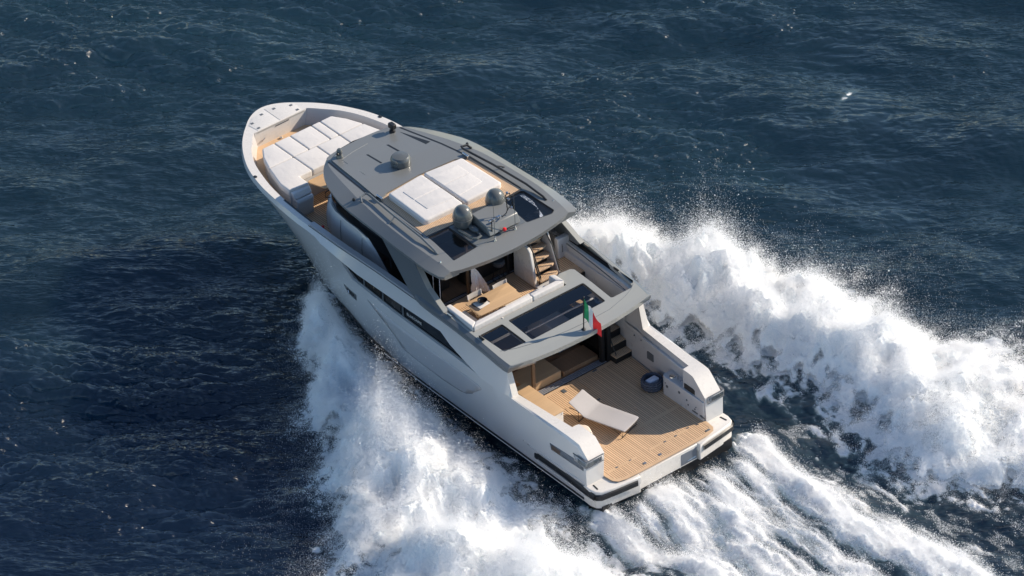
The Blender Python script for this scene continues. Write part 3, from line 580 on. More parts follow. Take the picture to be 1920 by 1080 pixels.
aftp = [(spl(y, [0, .8, 1.4, 2.1, 2.45], [7.28, 7.31, 7.37, 7.48, 7.58]), y) for y in (0, .4, .8, 1.1, 1.4, 1.75, 2.1, 2.3)]
crp = [(x, yc_(x)) for x in FX]
frp = [(15.33+.25*math.cos(a), 1.44*math.sin(a)) for a in [k/10*math.pi/2 for k in range(9, -1, -1)]]
half = aftp+crp+frp
ol = half+[(x, -y) for x, y in half[::-1]]
gp = rounded([(9.36, 1.08), (9.38, 1.93), (7.90, 2.04), (7.98, 1.02)], .05); gs = rounded([(9.36, -1.08), (9.40, -1.90), (9.30, -2.02), (7.90, -2.14), (7.82, -1.98), (7.96, -1.04)], .06)
V, F = tess(ccw(clean(ol)), (gp, gs), (7.9, 9, 12, 13.3, 14.6, 15.2), ())
ht = finish('hardtop', [(x, y, zr(x)) for x, y in V], F, 'roof', yacht, smooth=False)
sm = ht.modifiers.new('t', 'SOLIDIFY'); sm.thickness = .16; sm.offset = -1
for s, G in ((1, gp), (-1, gs)):
    V, F = tess(ccw(inset(ccw(G), -.012)))
    o = finish('skylight', [(x, y, zr(x)-.03) for x, y in V], F, 'glass', ht, smooth=False)
    g = MB(); g.tube([(x, y, zr(x)-.008) for x, y in inset(ccw(G), .012)], .018, 6, closed=True); g.build('skylight_seal', 'black', o)
    rr = []
    for x in FX:
        z = zr(x); fx = -.03 if x < 7.8 else 0; yk, dy, dz = yc_(x), dyf(x), dzf(x)
        rr.append([(x, s*(yk-.003), z+.001), (x+fx, s*(yk+dy), z-dz), (x+fx, s*(yk+dy+.012), z-dz-.05), (x, s*(yk+dy-.06), z-dz-.16), (x, s*(yk-.35), z-dz-.20), (x, s*(yk-.35), z-.1)])
    g = MB(); g.loft(rr, wrap=False, caps=True); g.build('roof_fascia', 'roof', ht, angle=14)
    # groove, hand rail, small wing light
    g = MB(); gl_ = [(x, ip(x, [9.5, 11, 12, 13.2, 14.2, 15.16], [2.0, 1.95, 1.90, 1.76, 1.62, 1.47])) for x in (15.16, 14.9, 14.6, 14, 13.3, 12.6, 12, 11, 9.5)]
    g.loft([[(x, s*(y-.0), zr(x)+.008), (x, s*(y+.055), zr(x)+.008)] for x, y in gl_]); g.build('roof_groove', 'black', ht)
    g = MB(); z_ = lambda x, d=.13: zr(x)+d
    g.tube([(12.35, s*2.30, zr(12.3)), (12.50, s*2.22, z_(12.5, .10)), (12.52, s*2.0, z_(12.5)), (12.40, s*1.96, z_(12.4)), (11, s*2.10, z_(11)), (9.4, s*2.20, z_(9.4)), (8.62, s*2.25, z_(8.6, .06)), (8.45, s*2.26, zr(8.45))], .038, 8)
    g.tube([(10.85, s*2.12, z_(10.85)), (10.78, s*2.25, z_(10.8, .1)), (10.78, s*2.42, zr(10.8)-.02)], .024, 8); g.build('roof_rail', 'black' if s < 0 else 'fin', ht)
    g = MB(); g.lathe([(.045, 0), (.05, .05), (.03, .09)], (12.68, s*2.37, zr(12.68)-.05), 12); g.build('deck_light', 'black', ht)
    g = MB(); g.lathe([(.035, 0), (.02, .04)], (8.1 if s > 0 else 8.3, s*2.42, zr(8.1)), 10); g.build('deck_fitting', 'steel', ht)
    # fin that carries the roof, one per side
    def fy(z): return ip(z, [2.7, 3.4, 4.2], [2.97, 2.90, 2.80])
    FP = [(10.75, 4.20), (9.15, 4.20), (8.28, 3.42), (7.40, 2.99), (7.62, 2.80), (8.75, 2.72), (9.2, 2.98)]
    g = MB(); g.plane_prism(FP, lambda x, z: (x, s*fy(z), z), lambda x, z: (x, s*(fy(z)-.14), z)); fn = g.build('roof_fin', 'fin', yacht, bevel=.012)
    g = MB(); g.plane_prism([(9.25, 4.2), (9.15, 4.2), (8.28, 3.42), (7.40, 2.99), (7.52, 2.985), (8.4, 3.42)], lambda x, z: (x, s*(fy(z)-.02), z+.004), lambda x, z: (x-.02, s*(fy(z)-.20), z+.008)); g.build('fin_edge', 'coam', fn, smooth=False)
    g = MB(); g.plane_prism([(10.6, 4.15), (9.1, 2.9), (8.75, 2.75), (12, 2.75), (13.5, 4.0)], lambda x, z: (x, s*2.16, z), lambda x, z: (x, s*2.14, z)); g.build('side_glass', 'glossblack', yacht)
# raised front panel, slots, radar, searchlight, horn
RP = [(15.14, 1.40), (14.2, 1.54), (13.2, 1.68), (11.98, 1.84), (12.16, 1.42), (12.27, .0)]
fr_ = [(15.38, .9), (15.47, .4), (15.49, 0)]
V, F = tess(ccw(clean(RP[::-1][:-1]+[RP[0]]+fr_+[(x, -y) for x, y in fr_[::-1]][1:]+[(x, -y) for x, y in RP][:-1])), (), (12.6, 13.3, 14.6, 15.2))
rp = finish('roof_panel', [(x, y, zr(x)+.055) for x, y in V], F, 'roof', ht, smooth=False)
sm = rp.modifiers.new('t', 'SOLIDIFY'); sm.thickness = .06; sm.offset = -1
for P_ in (((14.85, -1.27), (13.60, -1.55), (13.58, -1.36)), ((14.53, .41), (13.72, .43), (13.72, .37), (14.5, .35)), ((14.53, -.44), (13.72, -.43), (13.72, -.50), (14.5, -.50))):
    g = MB(); g.prism(P_, lambda x, y: zr(x)+.05, lambda x, y: zr(x)+.060); g.build('roof_slot', 'black', rp, smooth=False)
g = MB(); g.tube([(14.52, 1.18, zr(14.5)+.057), (14.88, 1.16, zr(14.88)+.057), (15.0, .6, zr(15)+.057), (15.06, -.06, zr(15.06)+.057)], .006, 5); g.tube([(13.95, 1.2, zr(14)+.057), (13.55, 1.22, zr(13.5)+.057)], .005, 5); g.build('panel_seam', 'coam', rp)
g = MB(); g.lathe([(.30, 0), (.335, .03), (.34, .20), (.325, .27), (.27, .33), (.12, .355), (.0, .36)], (13.2, 0, zr(13.2)+.055), 40); rd = g.build('radar_dome', 'dome', ht)
g = MB(); g.tube([(13.2+.342*math.cos(a), .342*math.sin(a), zr(13.2)+.055+z) for a, z in ((2.1, .12), (2.2, .24), (2.05, .30), (1.8, .30), (1.7, .22), (1.75, .14))], .012, 6, closed=True); g.build('dome_handle', 'roof', rd)
g = MB(); g.lathe([(.13, 0), (.12, .05), (.09, .10), (.085, .16), (.10, .2), (.10, .27), (.06, .33), (0, .35)], (15.06, 1.10, zr(15.06)+.05), 20); bl = g.build('bow_light', 'dome', ht)
g = MB(); g.tube([(15.02, 1.18, 4.46), (15.0, 1.24, 4.46)], .045, 12); g.build('lens', 'black', bl)
g = MB(); g.lathe([(.11, 0), (.10, .08), (.06, .1), (.06, .16)], (15.05, -1.10, zr(15.05)+.05), 20); sl2 = g.build('searchlight', 'black', ht)
g = MB(); g.box(14.92, 15.18, -1.19, -1.01, zr(15)+.2, zr(15)+.38); g.build('searchlight_head', 'black', sl2, bevel=.03)
g = MB(); g.tube([(15.19, -1.1, zr(15)+.29), (15.2, -1.1, zr(15)+.29)], .07, 12); g.build('lens', 'steel', sl2)
# roof teak and its edge
TR = [(11.96, 1.80), (9.42, 1.92), (9.38, .9), (9.36, 0), (9.38, -.9), (9.45, -2.0), (11.92, -1.86), (12.16, -1.40), (12.26, 0), (12.15, 1.38)]
V, F = tess(ccw(TR)); rt = finish('roof_teak', [(x, y, zr(x)+.012) for x, y in V], F, 'teakx', ht, smooth=False)
g = MB(); g.tube([(x, y, zr(x)+.006) for x, y in ((9.42, 1.94), (9.36, .9), (9.34, 0), (9.36, -.9), (9.43, -2.02))], .016, 6); g.build('teak_edge', 'black', rt)
for s in (1, -1):
    g = MB(); g.box(11.90, 12.2, min(s*1.76, s*1.83), max(s*1.76, s*1.83), zr(12), zr(12)+.15); g.build('panel_end', 'steel', ht, bevel=.02)
# aerial platform with two domes
g = MB(); g.prism([(9.38, 1.06), (9.5, 0), (9.38, -1.06), (8.0, -1.0), (7.98, 1.0)], lambda x, y: zr(x)-.0, lambda x, y: zr(x)+.012); pl = g.build('aerial_plate', 'fin', ht)
g = MB(); g.plane_prism([(9.0, .0), (9.0, .42), (8.2, .30), (8.05, .0)], lambda x, z: (x, .42, 4.45+z-.02), lambda x, z: (x, -.85, 4.45+z-.02)); ac = g.build('aerial_console', 'roof', ht, bevel=.03)
g = MB(); g.box(8.30, 8.9, .15, .38, 4.45, 4.72); g.build('console_step', 'dome', ac, bevel=.03)
for y in (.68, -.68):
    g = MB(); g.lathe([(.27, 0), (.30, .04), (.325, .10), (.33, .32), (.32, .44), (.28, .57), (.21, .67), (.11, .73), (0, .745)], (9.12, y, 4.47), 40); dm = g.build('satellite_dome', 'dome', ht)
    g = MB(); g.lathe([(.334, .315), (.336, .325), (.334, .335)], (9.12, y, 4.47), 40); g.build('dome_seam', 'roof', dm)
g = MB(); g.tube([(8.95, .98, 4.50), (8.3, .93, 4.50), (8.2, .84, 4.50), (8.22, .66, 4.50), (8.38, .60, 4.50), (8.5, .62, 4.50)], .045, 8); g.build('cable_tray', 'dome', ht)
g = MB(); g.lathe([(.10, 0), (.12, .04), (.12, .07), (.07, .10), (0, .105)], (8.65, .62, 4.50), 20, 2.0, 1.0); g.build('navigation_antenna', 'dome', ht)
mast = MB()
mast.tube([(8.12, .28, 4.46), (8.12, .28, 4.94)], .018, 6); mast.tube([(8.12, .20, 4.93), (8.12, .36, 4.93)], .016, 6)
ms = mast.build('light_mast', 'black', ac)
for y in (.2, .36):
    g = MB(); g.lathe([(0, -.045), (.04, -.02), (.045, .0), (.04, .02), (0, .045)], (8.12, y, 4.99), 12); g.build('lamp', 'steel', ms)
g = MB(); L_ = [(8.18, -.20, 4.86), (8.22, -.42, 4.90), (8.22, -.46, 5.05), (8.34, -.50, 5.50), (8.34, -.66, 5.50), (8.24, -.72, 5.05), (8.22, -.72, 4.90)]
g.tube(L_, .02, 6); g.tube([(8.26, -.46, 5.1), (8.24, -.72, 4.95)], .014, 5); g.tube([(8.26, -.70, 5.15), (8.24, -.46, 4.95)], .014, 5); g.tube([(8.3, -.48, 5.3), (8.3, -.68, 5.3)], .014, 5); fm = g.build('signal_frame', 'black', ac)
for x, y, z in ((8.30, -.58, 5.32), (8.34, -.56, 5.56), (8.22, -.62, 5.02), (8.2, -.1, 4.93), (8.2, -.02, 4.93)):
    g = MB(); g.lathe([(0, -.05), (.04, -.03), (.045, .02), (0, .05)], (x, y, z), 10); g.build('lamp', 'steel', fm)
for x, y, h_ in ((7.88, .36, 1.75), (7.92, -.52, 1.45)):
    g = MB(); g.lathe([(.05, 0), (.03, .06), (.022, .16)], (x, y, zr(x)), 10); wa = g.build('whip_antenna', 'steel', ht)
    g = MB(); g.tube([(x, y, zr(x)+.1), (x+.01, y, zr(x)+h_*.6), (x+.03, y, zr(x)+h_)], [.011, .009, .005], 6); g.build('whip', 'dome', wa)
g = MB(); g.lathe([(0, -.07), (.05, -.05), (.07, 0), (.05, .05), (0, .07)], (7.98, -.12, 4.52), 16); g.build('horn', 'red', ht)
g = MB(); g.tube([(7.98, -.18, 4.47), (7.93, -.5, 4.44)], .014, 6); g.build('horn_bracket', 'black', ht)
for i in range(14):
    pass

# ------------------------------------------------------------------ loose furniture
# bow sunpad with backrest arms round a table
t = thing('bow_sunpad', 'large white sunpad of seamed cushions filling the bow deck', 'sunpad', (18, 0, 2.15))
BP = [(18.93, 0), (18.93, 1.42), (18.50, 1.72), (17.93, 1.96), (16.92, 2.20), (16.40, 2.24), (16.36, 1.50), (16.86, 1.50), (16.86, 0)]
g = MB(); q = BP+[(x, -y) for x, y in BP[::-1]][1:-1]; g.rprism(q, 2.152, 2.55, .02); g.build('pad_base', 'hull', t)
def cush(name, p, z0, z1, par, r=.05, mat='cushion', gap=.008, cr=.06):
    cr = max(cr, r*1.25)
    p = inset(ccw(clean(p)), gap); g = MB(); g.rprism(p, z0, z1, r, 5, cr=cr)
    o = g.build(name, mat, par, angle=60); return o
def ybow(x): return ip(x, [16.4, 16.92, 17.93, 18.5, 18.95], [2.29, 2.27, 1.99, 1.76, 1.46])
xf, xm, xb = 18.97, 17.88, 16.83
rowf = [(1.46, .97), (.97, .31), (.31, -.60), (-.60, -.97)]
cush('cushion', [(xf, 1.46), (18.5, 1.76), (xm, 2.0), (xm, .97), (xf, .97)], 2.55, 2.77, t)
for a, b in ((.97, .31), (.31, -.60), (-.60, -.97)): cush('cushion', [(xf, a), (xf, b), (xm, b), (xm, a)], 2.55, 2.77, t)
cush('cushion', [(xf, -1.46), (18.5, -1.76), (xm, -2.0), (xm, -.97), (xf, -.97)], 2.55, 2.77, t)
for a, b in ((.97, .01), (.01, -.97)): cush('cushion', [(xm, a), (xm, b), (xb, b), (xb, a)], 2.55, 2.77, t)
for s in (1, -1): cush('cushion', [(xm, s*.97), (xm, s*2.0), (16.92, s*2.27), (16.40, s*2.28), (16.34, s*1.95), (16.30, s*1.50), (xb, s*1.50), (xb, s*.97)], 2.55, 2.77, t)
for s in (1, -1):
    g = MB(); g.plane_prism([(16.40, 2.70), (16.26, 2.69), (16.18, 2.56), (16.14, 2.48), (16.40, 2.48)], lambda x, z: (x, s*1.52, z), lambda x, z: (x, s*2.22, z)); g.build('seat_end', 'cushgrey', t, bevel=.04)
    g = MB(); g.plane_prism([(16.40, 2.47), (16.10, 2.46), (16.04, 2.38), (16.14, 1.72), (16.40, 1.72)], lambda x, z: (x, s*1.53, z), lambda x, z: (x, s*2.20, z)); g.build('seat_back', 'hull', t, bevel=.04)
t = thing('bow_table', 'oak table tucked between the arms of the bow sunpad', 'table', (16.5, 0, 1.7))
g = MB(); g.rprism(rounded([(16.80, 1.25), (16.05, 1.05), (15.98, -1.05), (16.80, -1.25)], .1), 2.42, 2.46, .01); g.build('table_top', 'wood', t)
for y in (.55, -.55):
    g = MB(); g.lathe([(.16, 0), (.15, .02), (.04, .04), (.04, .70), (.10, .72)], (16.4, y, 1.702), 14); g.build('table_leg', 'steel', t)
# roof sunpad: two mattresses with raised rims
t = thing('roof_sunpad', 'white double sunpad with raised border lying on the roof teak', 'sunpad', (11, 0, 4.46))
for s in (1, -1):
    W = [(12.08, s*.02), (11.93, s*1.50), (11.86, s*1.55), (9.96, s*1.62), (9.90, s*1.5), (9.86, s*.04)]
    o = cush('mattress', W, 4.462, 4.66, t, r=.08, cr=.12, gap=.004)
    for p in (((11.70, s*.06), (11.66, s*1.16), (11.04, s*1.16), (11.04, s*.06)), ((11.04, s*.06), (11.04, s*1.16), (10.36, s*1.16), (10.24, s*.06))):
        c = inset(ccw(list(p)), .012); g = MB(); g.rprism(c, 4.64, 4.676, .022, 4, cr=.05); g.build('mattress_panel', 'cushion', o, angle=60)
# U shaped sofa of the cockpit
t = thing('cockpit_sofa', 'white low backed sofa wrapped round the cockpit dining table', 'sofa', (6.4, 1, 2.2))
def arcpath(P, wd, z0, z1, r, name):
    for (a, b, c, d) in P: cush(name, [a, b, c, d], z0, z1, t, r=r, cr=.05, gap=.003)
arcpath([((7.60, 2.72), (7.60, 2.50), (6.28, 2.50), (6.10, 2.78)), ((6.10, 2.76), (6.32, 2.50), (6.32, .30), (6.10, .30)), ((6.10, .30), (6.32, .30), (6.32, -.82), (6.10, -1.02)), ((6.10, -1.02), (6.34, -.80), (6.68, -.80), (6.60, -1.02))], 0, 2.60, 3.06, .05, 'backrest')
arcpath([((7.50, 2.50), (7.50, 2.0), (6.32, 2.0), (6.32, 2.50))], 0, 2.24, 2.62, .05, 'seat'); arcpath([((6.32, 2.0), (6.85, 2.0), (6.85, -.78), (6.32, -.78))], 0, 2.24, 2.62, .05, 'seat')
for o in [c for c in bpy.data.objects if c.parent == t and c.name.startswith('seat')]: o.data.materials.clear(); o.data.materials.append(M['cushgrey'])
# dining table
t = thing('dining_table', 'oak dining table with slatted legs on the cockpit deck', 'dining table', (7.0, 1.2, 2.2))
DT = [(7.36, 2.10), (6.52, 2.15), (6.42, 2.05), (6.46, .44), (7.42, .30)]
TT = [(7.40, 2.06), (6.56, 2.12), (6.50, .42), (7.40, .32)]
g = MB(); g.rprism(rounded(TT, .06), 2.905, 2.95, .012); g.build('table_top', 'wood', t)
for y in (1.93, .98):
    for x0, x1 in ((6.72, 7.15), (7.15, 6.72)):
        g = MB(); g.tube([(x0, y, 2.20), (x1, y, 2.90)], .035, 4); g.build('table_leg', 'wood', t)
g = MB(); g.box(6.9, 6.98, .7, 1.75, 2.78, 2.86); g.build('table_rail', 'wood', t)
t = thing('place_setting', 'square white plate on a dark mat at the port end of the dining table', 'plate', (7.0, 1.7, 2.95))
g = MB(); g.rprism([(6.86, 2.06), (6.78, 1.99), (6.93, 1.40), (7.20, 1.40), (7.22, 2.05)], 2.952, 2.958, .003); g.build('place_mat', 'cork', t)
g = MB(); g.rprism(rounded([(6.82, 1.90), (7.20, 1.90), (7.20, 1.46), (6.86, 1.46)], .03), 2.96, 2.972, .006); g.build('plate', 'white', t)
t = thing('black_bowl', 'round glossy black bowl standing on the square white plate', 'bowl', (7.05, 1.62, 2.973))
g = MB(); g.lathe([(.05, 0), (.12, .03), (.16, .09), (.165, .10), (.15, .095), (.10, .045), (0, .03)], (7.05, 1.62, 2.973), 28); g.build('bowl', 'glossblack', t); 
def chair(x, y, a, label, first=None):
    if first is None:
        t = thing('folding_chair', label, 'chair', (0, 0, 0), 'canvas folding chairs round the dining table')
        for s in (1, -1):
            g = MB(); g.tube([(.22, s*.27, 0), (-.20, s*.27, .48)], .018, 6); g.build('leg', 'wood', t)
            g = MB(); g.tube([(-.20, s*.27, 0), (.20, s*.27, .48)], .018, 6); g.build('leg', 'wood', t)
            g = MB(); g.tube([(-.20, s*.27, .46), (-.27, s*.27, .82)], [.02, .022], 6); g.build('back_post', 'white', t)
            g = MB(); g.box(-.24, .24, s*.27-.025, s*.27+.025, .64, .66); g.build('armrest', 'wood', t, bevel=.005)
        g = MB(); g.loft([[(x_, y_, .46-.03*(1-(y_/.26)**2)) for y_ in (-.26, -.13, 0, .13, .26)] for x_ in (-.2, 0, .2)]); o = g.build('seat', 'canvas', t)
        g = MB(); g.loft([[(-.25-.02*(1-(y_/.27)**2)-.02*k, y_, .62+.2*k) for y_ in (-.27, -.13, 0, .13, .27)] for k in (0, .5, 1)]); o = g.build('backrest', 'canvas', t)
    else:
        t = first.copy(); COL.objects.link(t); t['label'] = label
        for c in first.children:
            d = c.copy(); COL.objects.link(d); d.parent = t
    t.location = (x, y, 2.203); t.rotation_euler = (0, 0, a)
    return t
c1 = chair(7.33, 1.52, math.pi, 'canvas folding chair beside the place setting with the black bowl')
chair(7.21, .57, math.pi, 'canvas folding chair at the table end nearest the steel stair housing', c1)
# bar stool inside the doors
t = thing('bar_stool', 'round dark bar stool with ring base just inside the upper doors', 'stool', (8.62, -.28, 2.24))
g = MB(); g.lathe([(.0, .60), (.19, .60), (.215, .64), (.215, .74), (.18, .78), (0, .785)], (8.50, -.22, 2.2), 28); g.build('seat', 'stool', t)
g = MB(); g.tube([(8.50+.21*math.cos(k/20*6.283), -.22+.21*math.sin(k/20*6.283), 2.24) for k in range(20)], .014, 6, closed=True); g.build('ring_base', 'black', t)
for k in range(3):
    a = k*2.094+.5; g = MB(); g.tube([(8.50+.2*math.cos(a), -.22+.2*math.sin(a), 2.24), (8.50+.14*math.cos(a), -.22+.14*math.sin(a), 2.82)], .011, 6); g.build('leg', 'black', t)
# crumpled reflective sheeting hung beside the doors
random.seed(4); g = MB(); rr = []
for i in range(22):
    v = i/21; z = 3.42-1.12*v; w_ = .06+.56*v**.75; row = []
    for j in range(18):
        u = j/17; y = 1.08-.02*v-w_*u; x = 8.28+.07*math.sin(9*u+3*v)*v+.05*math.sin(23*u+9*v)*v+.03*random.uniform(-1, 1)*v-.12*v*u
        row.append((x, y, z+.05*math.sin(7*u+5*v)*v))
    rr.append(row)
g.loft(rr); so = g.build('hanging_sheet', 'sheeting', None, angle=180); tag(so, 'crumpled shiny white sheet hanging beside the upper saloon doors', 'sheet')
sm = so.modifiers.new('t', 'SOLIDIFY'); sm.thickness = .006
# sun lounger on the aft deck
t = thing('sun_lounger', 'grey fabric sun lounger on thin black wire legs on the aft deck', 'sun lounger', (2.6, .4, 0))
ax = Vector((.955, .297, 0)); pn = Vector((-.297, .955, 0)); base = Vector((1.60, .04, 0))
prof = [(0, .355, .43), (.05, .365, .45), (.8, .355, .45), (1.42, .345, .455), (1.52, .36, .455), (1.60, .40, .45), (1.85, .53, .43), (2.08, .66, .42), (2.12, .675, .40)]
g = MB(); rr = []
for u, z, wd in prof:
    row = []
    for v in (-1, -.97, -.6, 0, .6, .97, 1):
        p = base+ax*u+pn*wd*v; row.append((p.x, p.y, z-(.012 if abs(v) == 1 else 0)-.012*(1-v*v)))
    rr.append(row)
g.loft(rr); o = g.build('sling', 'beige', t, angle=70); sm = o.modifiers.new('t', 'SOLIDIFY'); sm.thickness = .075; sm.offset = -1; bv_ = o.modifiers.new('b', 'BEVEL'); bv_.width = .015; bv_.segments = 2
for u0, u1, wd in ((.10, .42, .40), (1.75, 2.05, .42)):
    hz_ = .31 if u0 < 1 else .44
    A = [base+ax*u0+pn*wd, base+ax*(u0+.02)+pn*(wd+.02), base+ax*u0-pn*wd]
    P_ = [(*(base+ax*(u0+.35)+pn*wd*.95).to_2d(), hz_+.02), (*(base+ax*u0+pn*wd).to_2d(), hz_), (*(base+ax*u0+pn*wd).to_2d(), .03), (*(base+ax*(u0+.02)+pn*(wd-.05)).to_2d(), .012), (*(base+ax*(u0+.02)-pn*(wd-.05)).to_2d(), .012), (*(base+ax*u0-pn*wd).to_2d(), .03), (*(base+ax*u0-pn*wd).to_2d(), hz_), (*(base+ax*(u0+.35)-pn*wd*.95).to_2d(), hz_+.02)]
    g = MB(); g.tube(P_, .014, 6); g.build('wire_leg', 'black', t)
    g = MB(); g.tube([(*(base+ax*u0+pn*wd).to_2d(), .06), (*(base+ax*(u0+.55)+pn*wd*.9).to_2d(), .33)], .008, 6); g.build('wire_brace', 'black', t)
# pouf beside the port bulwark
g = MB(); c = Vector((2.34, 1.50)); P_ = [(c.x+.36, c.y+.28), (c.x+.40, c.y-.12), (c.x+.10, c.y-.36), (c.x-.34, c.y-.20), (c.x-.36, c.y+.18), (c.x-.05, c.y+.38)]
g.rprism(rounded(P_, .12, 4), .003, .42, .06, 5); po = g.build('pouf', 'pouf', None, angle=70); tag(po, 'faceted cream leather pouf between the lounger and the bulwark', 'pouf')
g = MB(); g.tube([(c.x-.34, c.y-.20, .424), (c.x+.30, c.y+.22, .424)], .006, 5); sm_ = g.build('stitching', 'beige', po)
# knitted basket with folded towel
t = thing('rope_basket', 'round navy knitted rope basket beside the wet unit', 'basket', (3.0, -2.0, 0))
bc = (3.02, -2.02)
g = MB(); rr = []
for i in range(15):
    z = i/14*.36; row = []
    for k in range(56):
        a = k/56*2*math.pi; rr_ = .315+.028*math.sin(z/.36*math.pi)+.020*(math.sin(14*a+(i % 4 < 2)*math.pi/1.0)*math.sin(i*1.57+.6))
        row.append((bc[0]+rr_*math.cos(a), bc[1]+rr_*math.sin(a), .004+z))
    rr.append(row)
for r_, z in ((.305, .37), (.28, .36), (.27, .30), (.265, .05)): rr.append([(bc[0]+r_*math.cos(k/56*2*math.pi), bc[1]+r_*math.sin(k/56*2*math.pi), z) for k in range(56)])
g.loft(rr, wrap=True, caps=True); g.build('basket_body', 'rope', t, angle=80)
for j in range(3):
    g = MB(); g.tube([(bc[0]+(.342+.012*(k % 2))*math.cos(k/28*2*math.pi), bc[1]+(.342+.012*(k % 2))*math.sin(k/28*2*math.pi), .09+.09*j+.025*(k % 2)) for k in range(28)], .022, 6, closed=True); g.build('rope_band', 'knit', t)
g = MB(); g.rprism(rounded([(bc[0]-.12, bc[1]-.22), (bc[0]+.12, bc[1]-.20), (bc[0]+.10, bc[1]+.22), (bc[0]-.12, bc[1]+.20)], .04), .052, .34, .04); tw = g.build('folded_towel', 'towel', None); tag(tw, 'pale folded towel standing inside the navy rope basket', 'towel')
# ensign on its staff
t = thing('ensign', 'green white and red flag on a black staff at the edge of the upper deck', 'flag', (4.07, -.11, 2.67))
g = MB(); g.lathe([(.075, 0), (.07, .025), (.03, .05), (.024, .10)], (4.07, -.11, 2.672), 14); g.tube([(4.07, -.11, 2.7), (4.10, -.17, 3.9)], .022, 8); g.lathe([(0, .0), (.03, .02), (0, .06)], (4.10, -.17, 3.89), 10); g.build('flag_staff', 'black', t)
def flag_pt(u, v):     # u along the fly, v down the hoist; limp, hanging and blown a little aft
    h_ = .34*u+.42*u*u+.04*math.sin(6*u); dz = .80*v*(1-.22*u)+.92*u**1.15
    f = .07*math.sin(8*u+3*v)*min(1, 3*u)+.05*math.sin(5*v+9*u)*min(1, 4*u)
    return (4.10-h_*.52-f*.7, -.17-h_*.50+f*.7, 3.88-dz)
for k, mt in enumerate(('flagg', 'flagw', 'flagr')):
    g = MB(); g.loft([[flag_pt((k+i/8)/3, j/9) for j in range(10)] for i in range(9)]); g.build('flag_cloth', mt, t, angle=180)
# ------------------------------------------------------------------ sea, wake and spray
CXW, CYW = 12.4, -18.9
NG, LG = 1152, 57.6
GX0, GY0 = -15.5, -32.5
SEA = -1.15
kx = np.fft.fftfreq(NG, LG/NG)*2*np.pi; KX, KY = np.meshgrid(kx, kx, indexing='ij'); KK = np.hypot(KX, KY); KK[0, 0] = 1e9
gx = GX0+np.arange(NG)*LG/NG; gy = GY0+np.arange(NG)*LG/NG
PX, PY = np.meshgrid(gx, gy, indexing='ij')
def spectral(power, lmin, lmax, sx=1., sy=1., seed=0):
    """periodic random field, unit variance"""
    r = np.random.default_rng(seed); kk = np.hypot(KX*sx, KY*sy)+1e-9
    A = kk**(-power)*np.exp(-(kk*lmin/6.28)**2)*np.exp(-(6.28/(kk*lmax))**2); A[0, 0] = 0
    f = np.fft.ifft2(np.fft.fft2(r.standard_normal((NG, NG)))*A).real
    return f/f.std()
def samp(f, x, y):
    u = (np.asarray(x)-GX0)/LG*NG; v = (np.asarray(y)-GY0)/LG*NG
    i = np.floor(u).astype(int); j = np.floor(v).astype(int); a = u-i; b = v-j
    i0, i1, j0, j1 = i % NG, (i+1) % NG, j % NG, (j+1) % NG
    return f[i0, j0]*(1-a)*(1-b)+f[i1, j0]*a*(1-b)+f[i0, j1]*(1-a)*b+f[i1, j1]*a*b
def smooth(a, b, t): t = np.clip((t-a)/(b-a), 0, 1); return t*t*(3-2*t)
# wind waves (directional spectrum) with choppy displacement
def waves(th, Lp, amp, spread, seed, lmin=.18, pw=2.15):
    c = (KX*np.cos(th)+KY*np.sin(th))/KK
    kp = 6.283/Lp
    A = KK**(-pw)*np.exp(-.6*(kp/KK)**2.4)*np.exp(-(KK*lmin/6.28)**2)*(np.abs(c)**spread*(c > 0)+.06)
    A[0, 0] = 0
    r = np.random.default_rng(seed); H = np.fft.fft2(r.standard_normal((NG, NG)))*A
    h = np.fft.ifft2(H).real; s = amp/h.std()
    dx = np.fft.ifft2(-1j*KX/KK*H).real*s; dy = np.fft.ifft2(-1j*KY/KK*H).real*s
    return h*s, dx, dy
h1, dx1, dy1 = waves(math.atan2(-.60, .80), 7.5, .130, 5, 3)
h2, dx2, dy2 = waves(math.atan2(-.80, .60), 2.6, .046, 5, 5, .16, 2.0)
h3, dx3, dy3 = waves(math.atan2(-.66, .75), .85, .027, 9, 8, .10, 1.5)
patch = .30+1.15*smooth(-.6, 1.5, spectral(2.2, 3, 30, seed=21))   # gusts: ripples come in patches
h4, dx4, dy4 = waves(math.atan2(-.74, .67), .42, .0095, 6, 9, .09, 1.3)
HW = h1+h2*patch+(h3+h4)*patch; DX = dx1+dx2*patch+1.35*(dx3+dx4)*patch; DY = dy1+dy2*patch+1.35*(dy3+dy4)*patch
# spray bands, outer and inner edges over x
PO = ([-30, -12, -5, 0, 2.95, 4.75, 6, 7.1, 8.5, 9.6, 10.9, 11.6, 13.8, 14.7, 15.6], [19, 14.5, 12.6, 11.3, 10.0, 9.3, 8.4, 7.8, 7.2, 6.5, 5.8, 5.15, 3.95, 3.0, 1.9])
PI_ = ([-30, -12, -6, -2.5, -.25, 1.3, 3.8, 5.5, 8.3, 11.7, 14.5, 15.6], [10, 6.2, 4.9, 4.2, 4.3, 3.9, 3.85, 3.8, 3.55, 3.05, 2.0, 1.75])
SO = ([-30, -12, -4.7, -3.3, -1.3, .4, 2.3, 3.9, 5.5, 7.9, 8.6, 10.9, 13.1, 15], [17.5, 13.4, 11.9, 11.6, 11.8, 11.2, 11.4, 10.3, 9.8, 9.3, 8.0, 7.2, 6.2, 2.2])
SI = ([-30, -12, -8, -6.5, -5, -3.4, -1.1, .3, 1.6, 3.1, 4.6, 6.3, 8.1, 11, 15], [13, 9.4, 8.2, 7.0, 6.1, 6.2, 6.3, 7.0, 6.1, 5.8, 5.7, 5.4, 5.0, 3.4, 1.9])
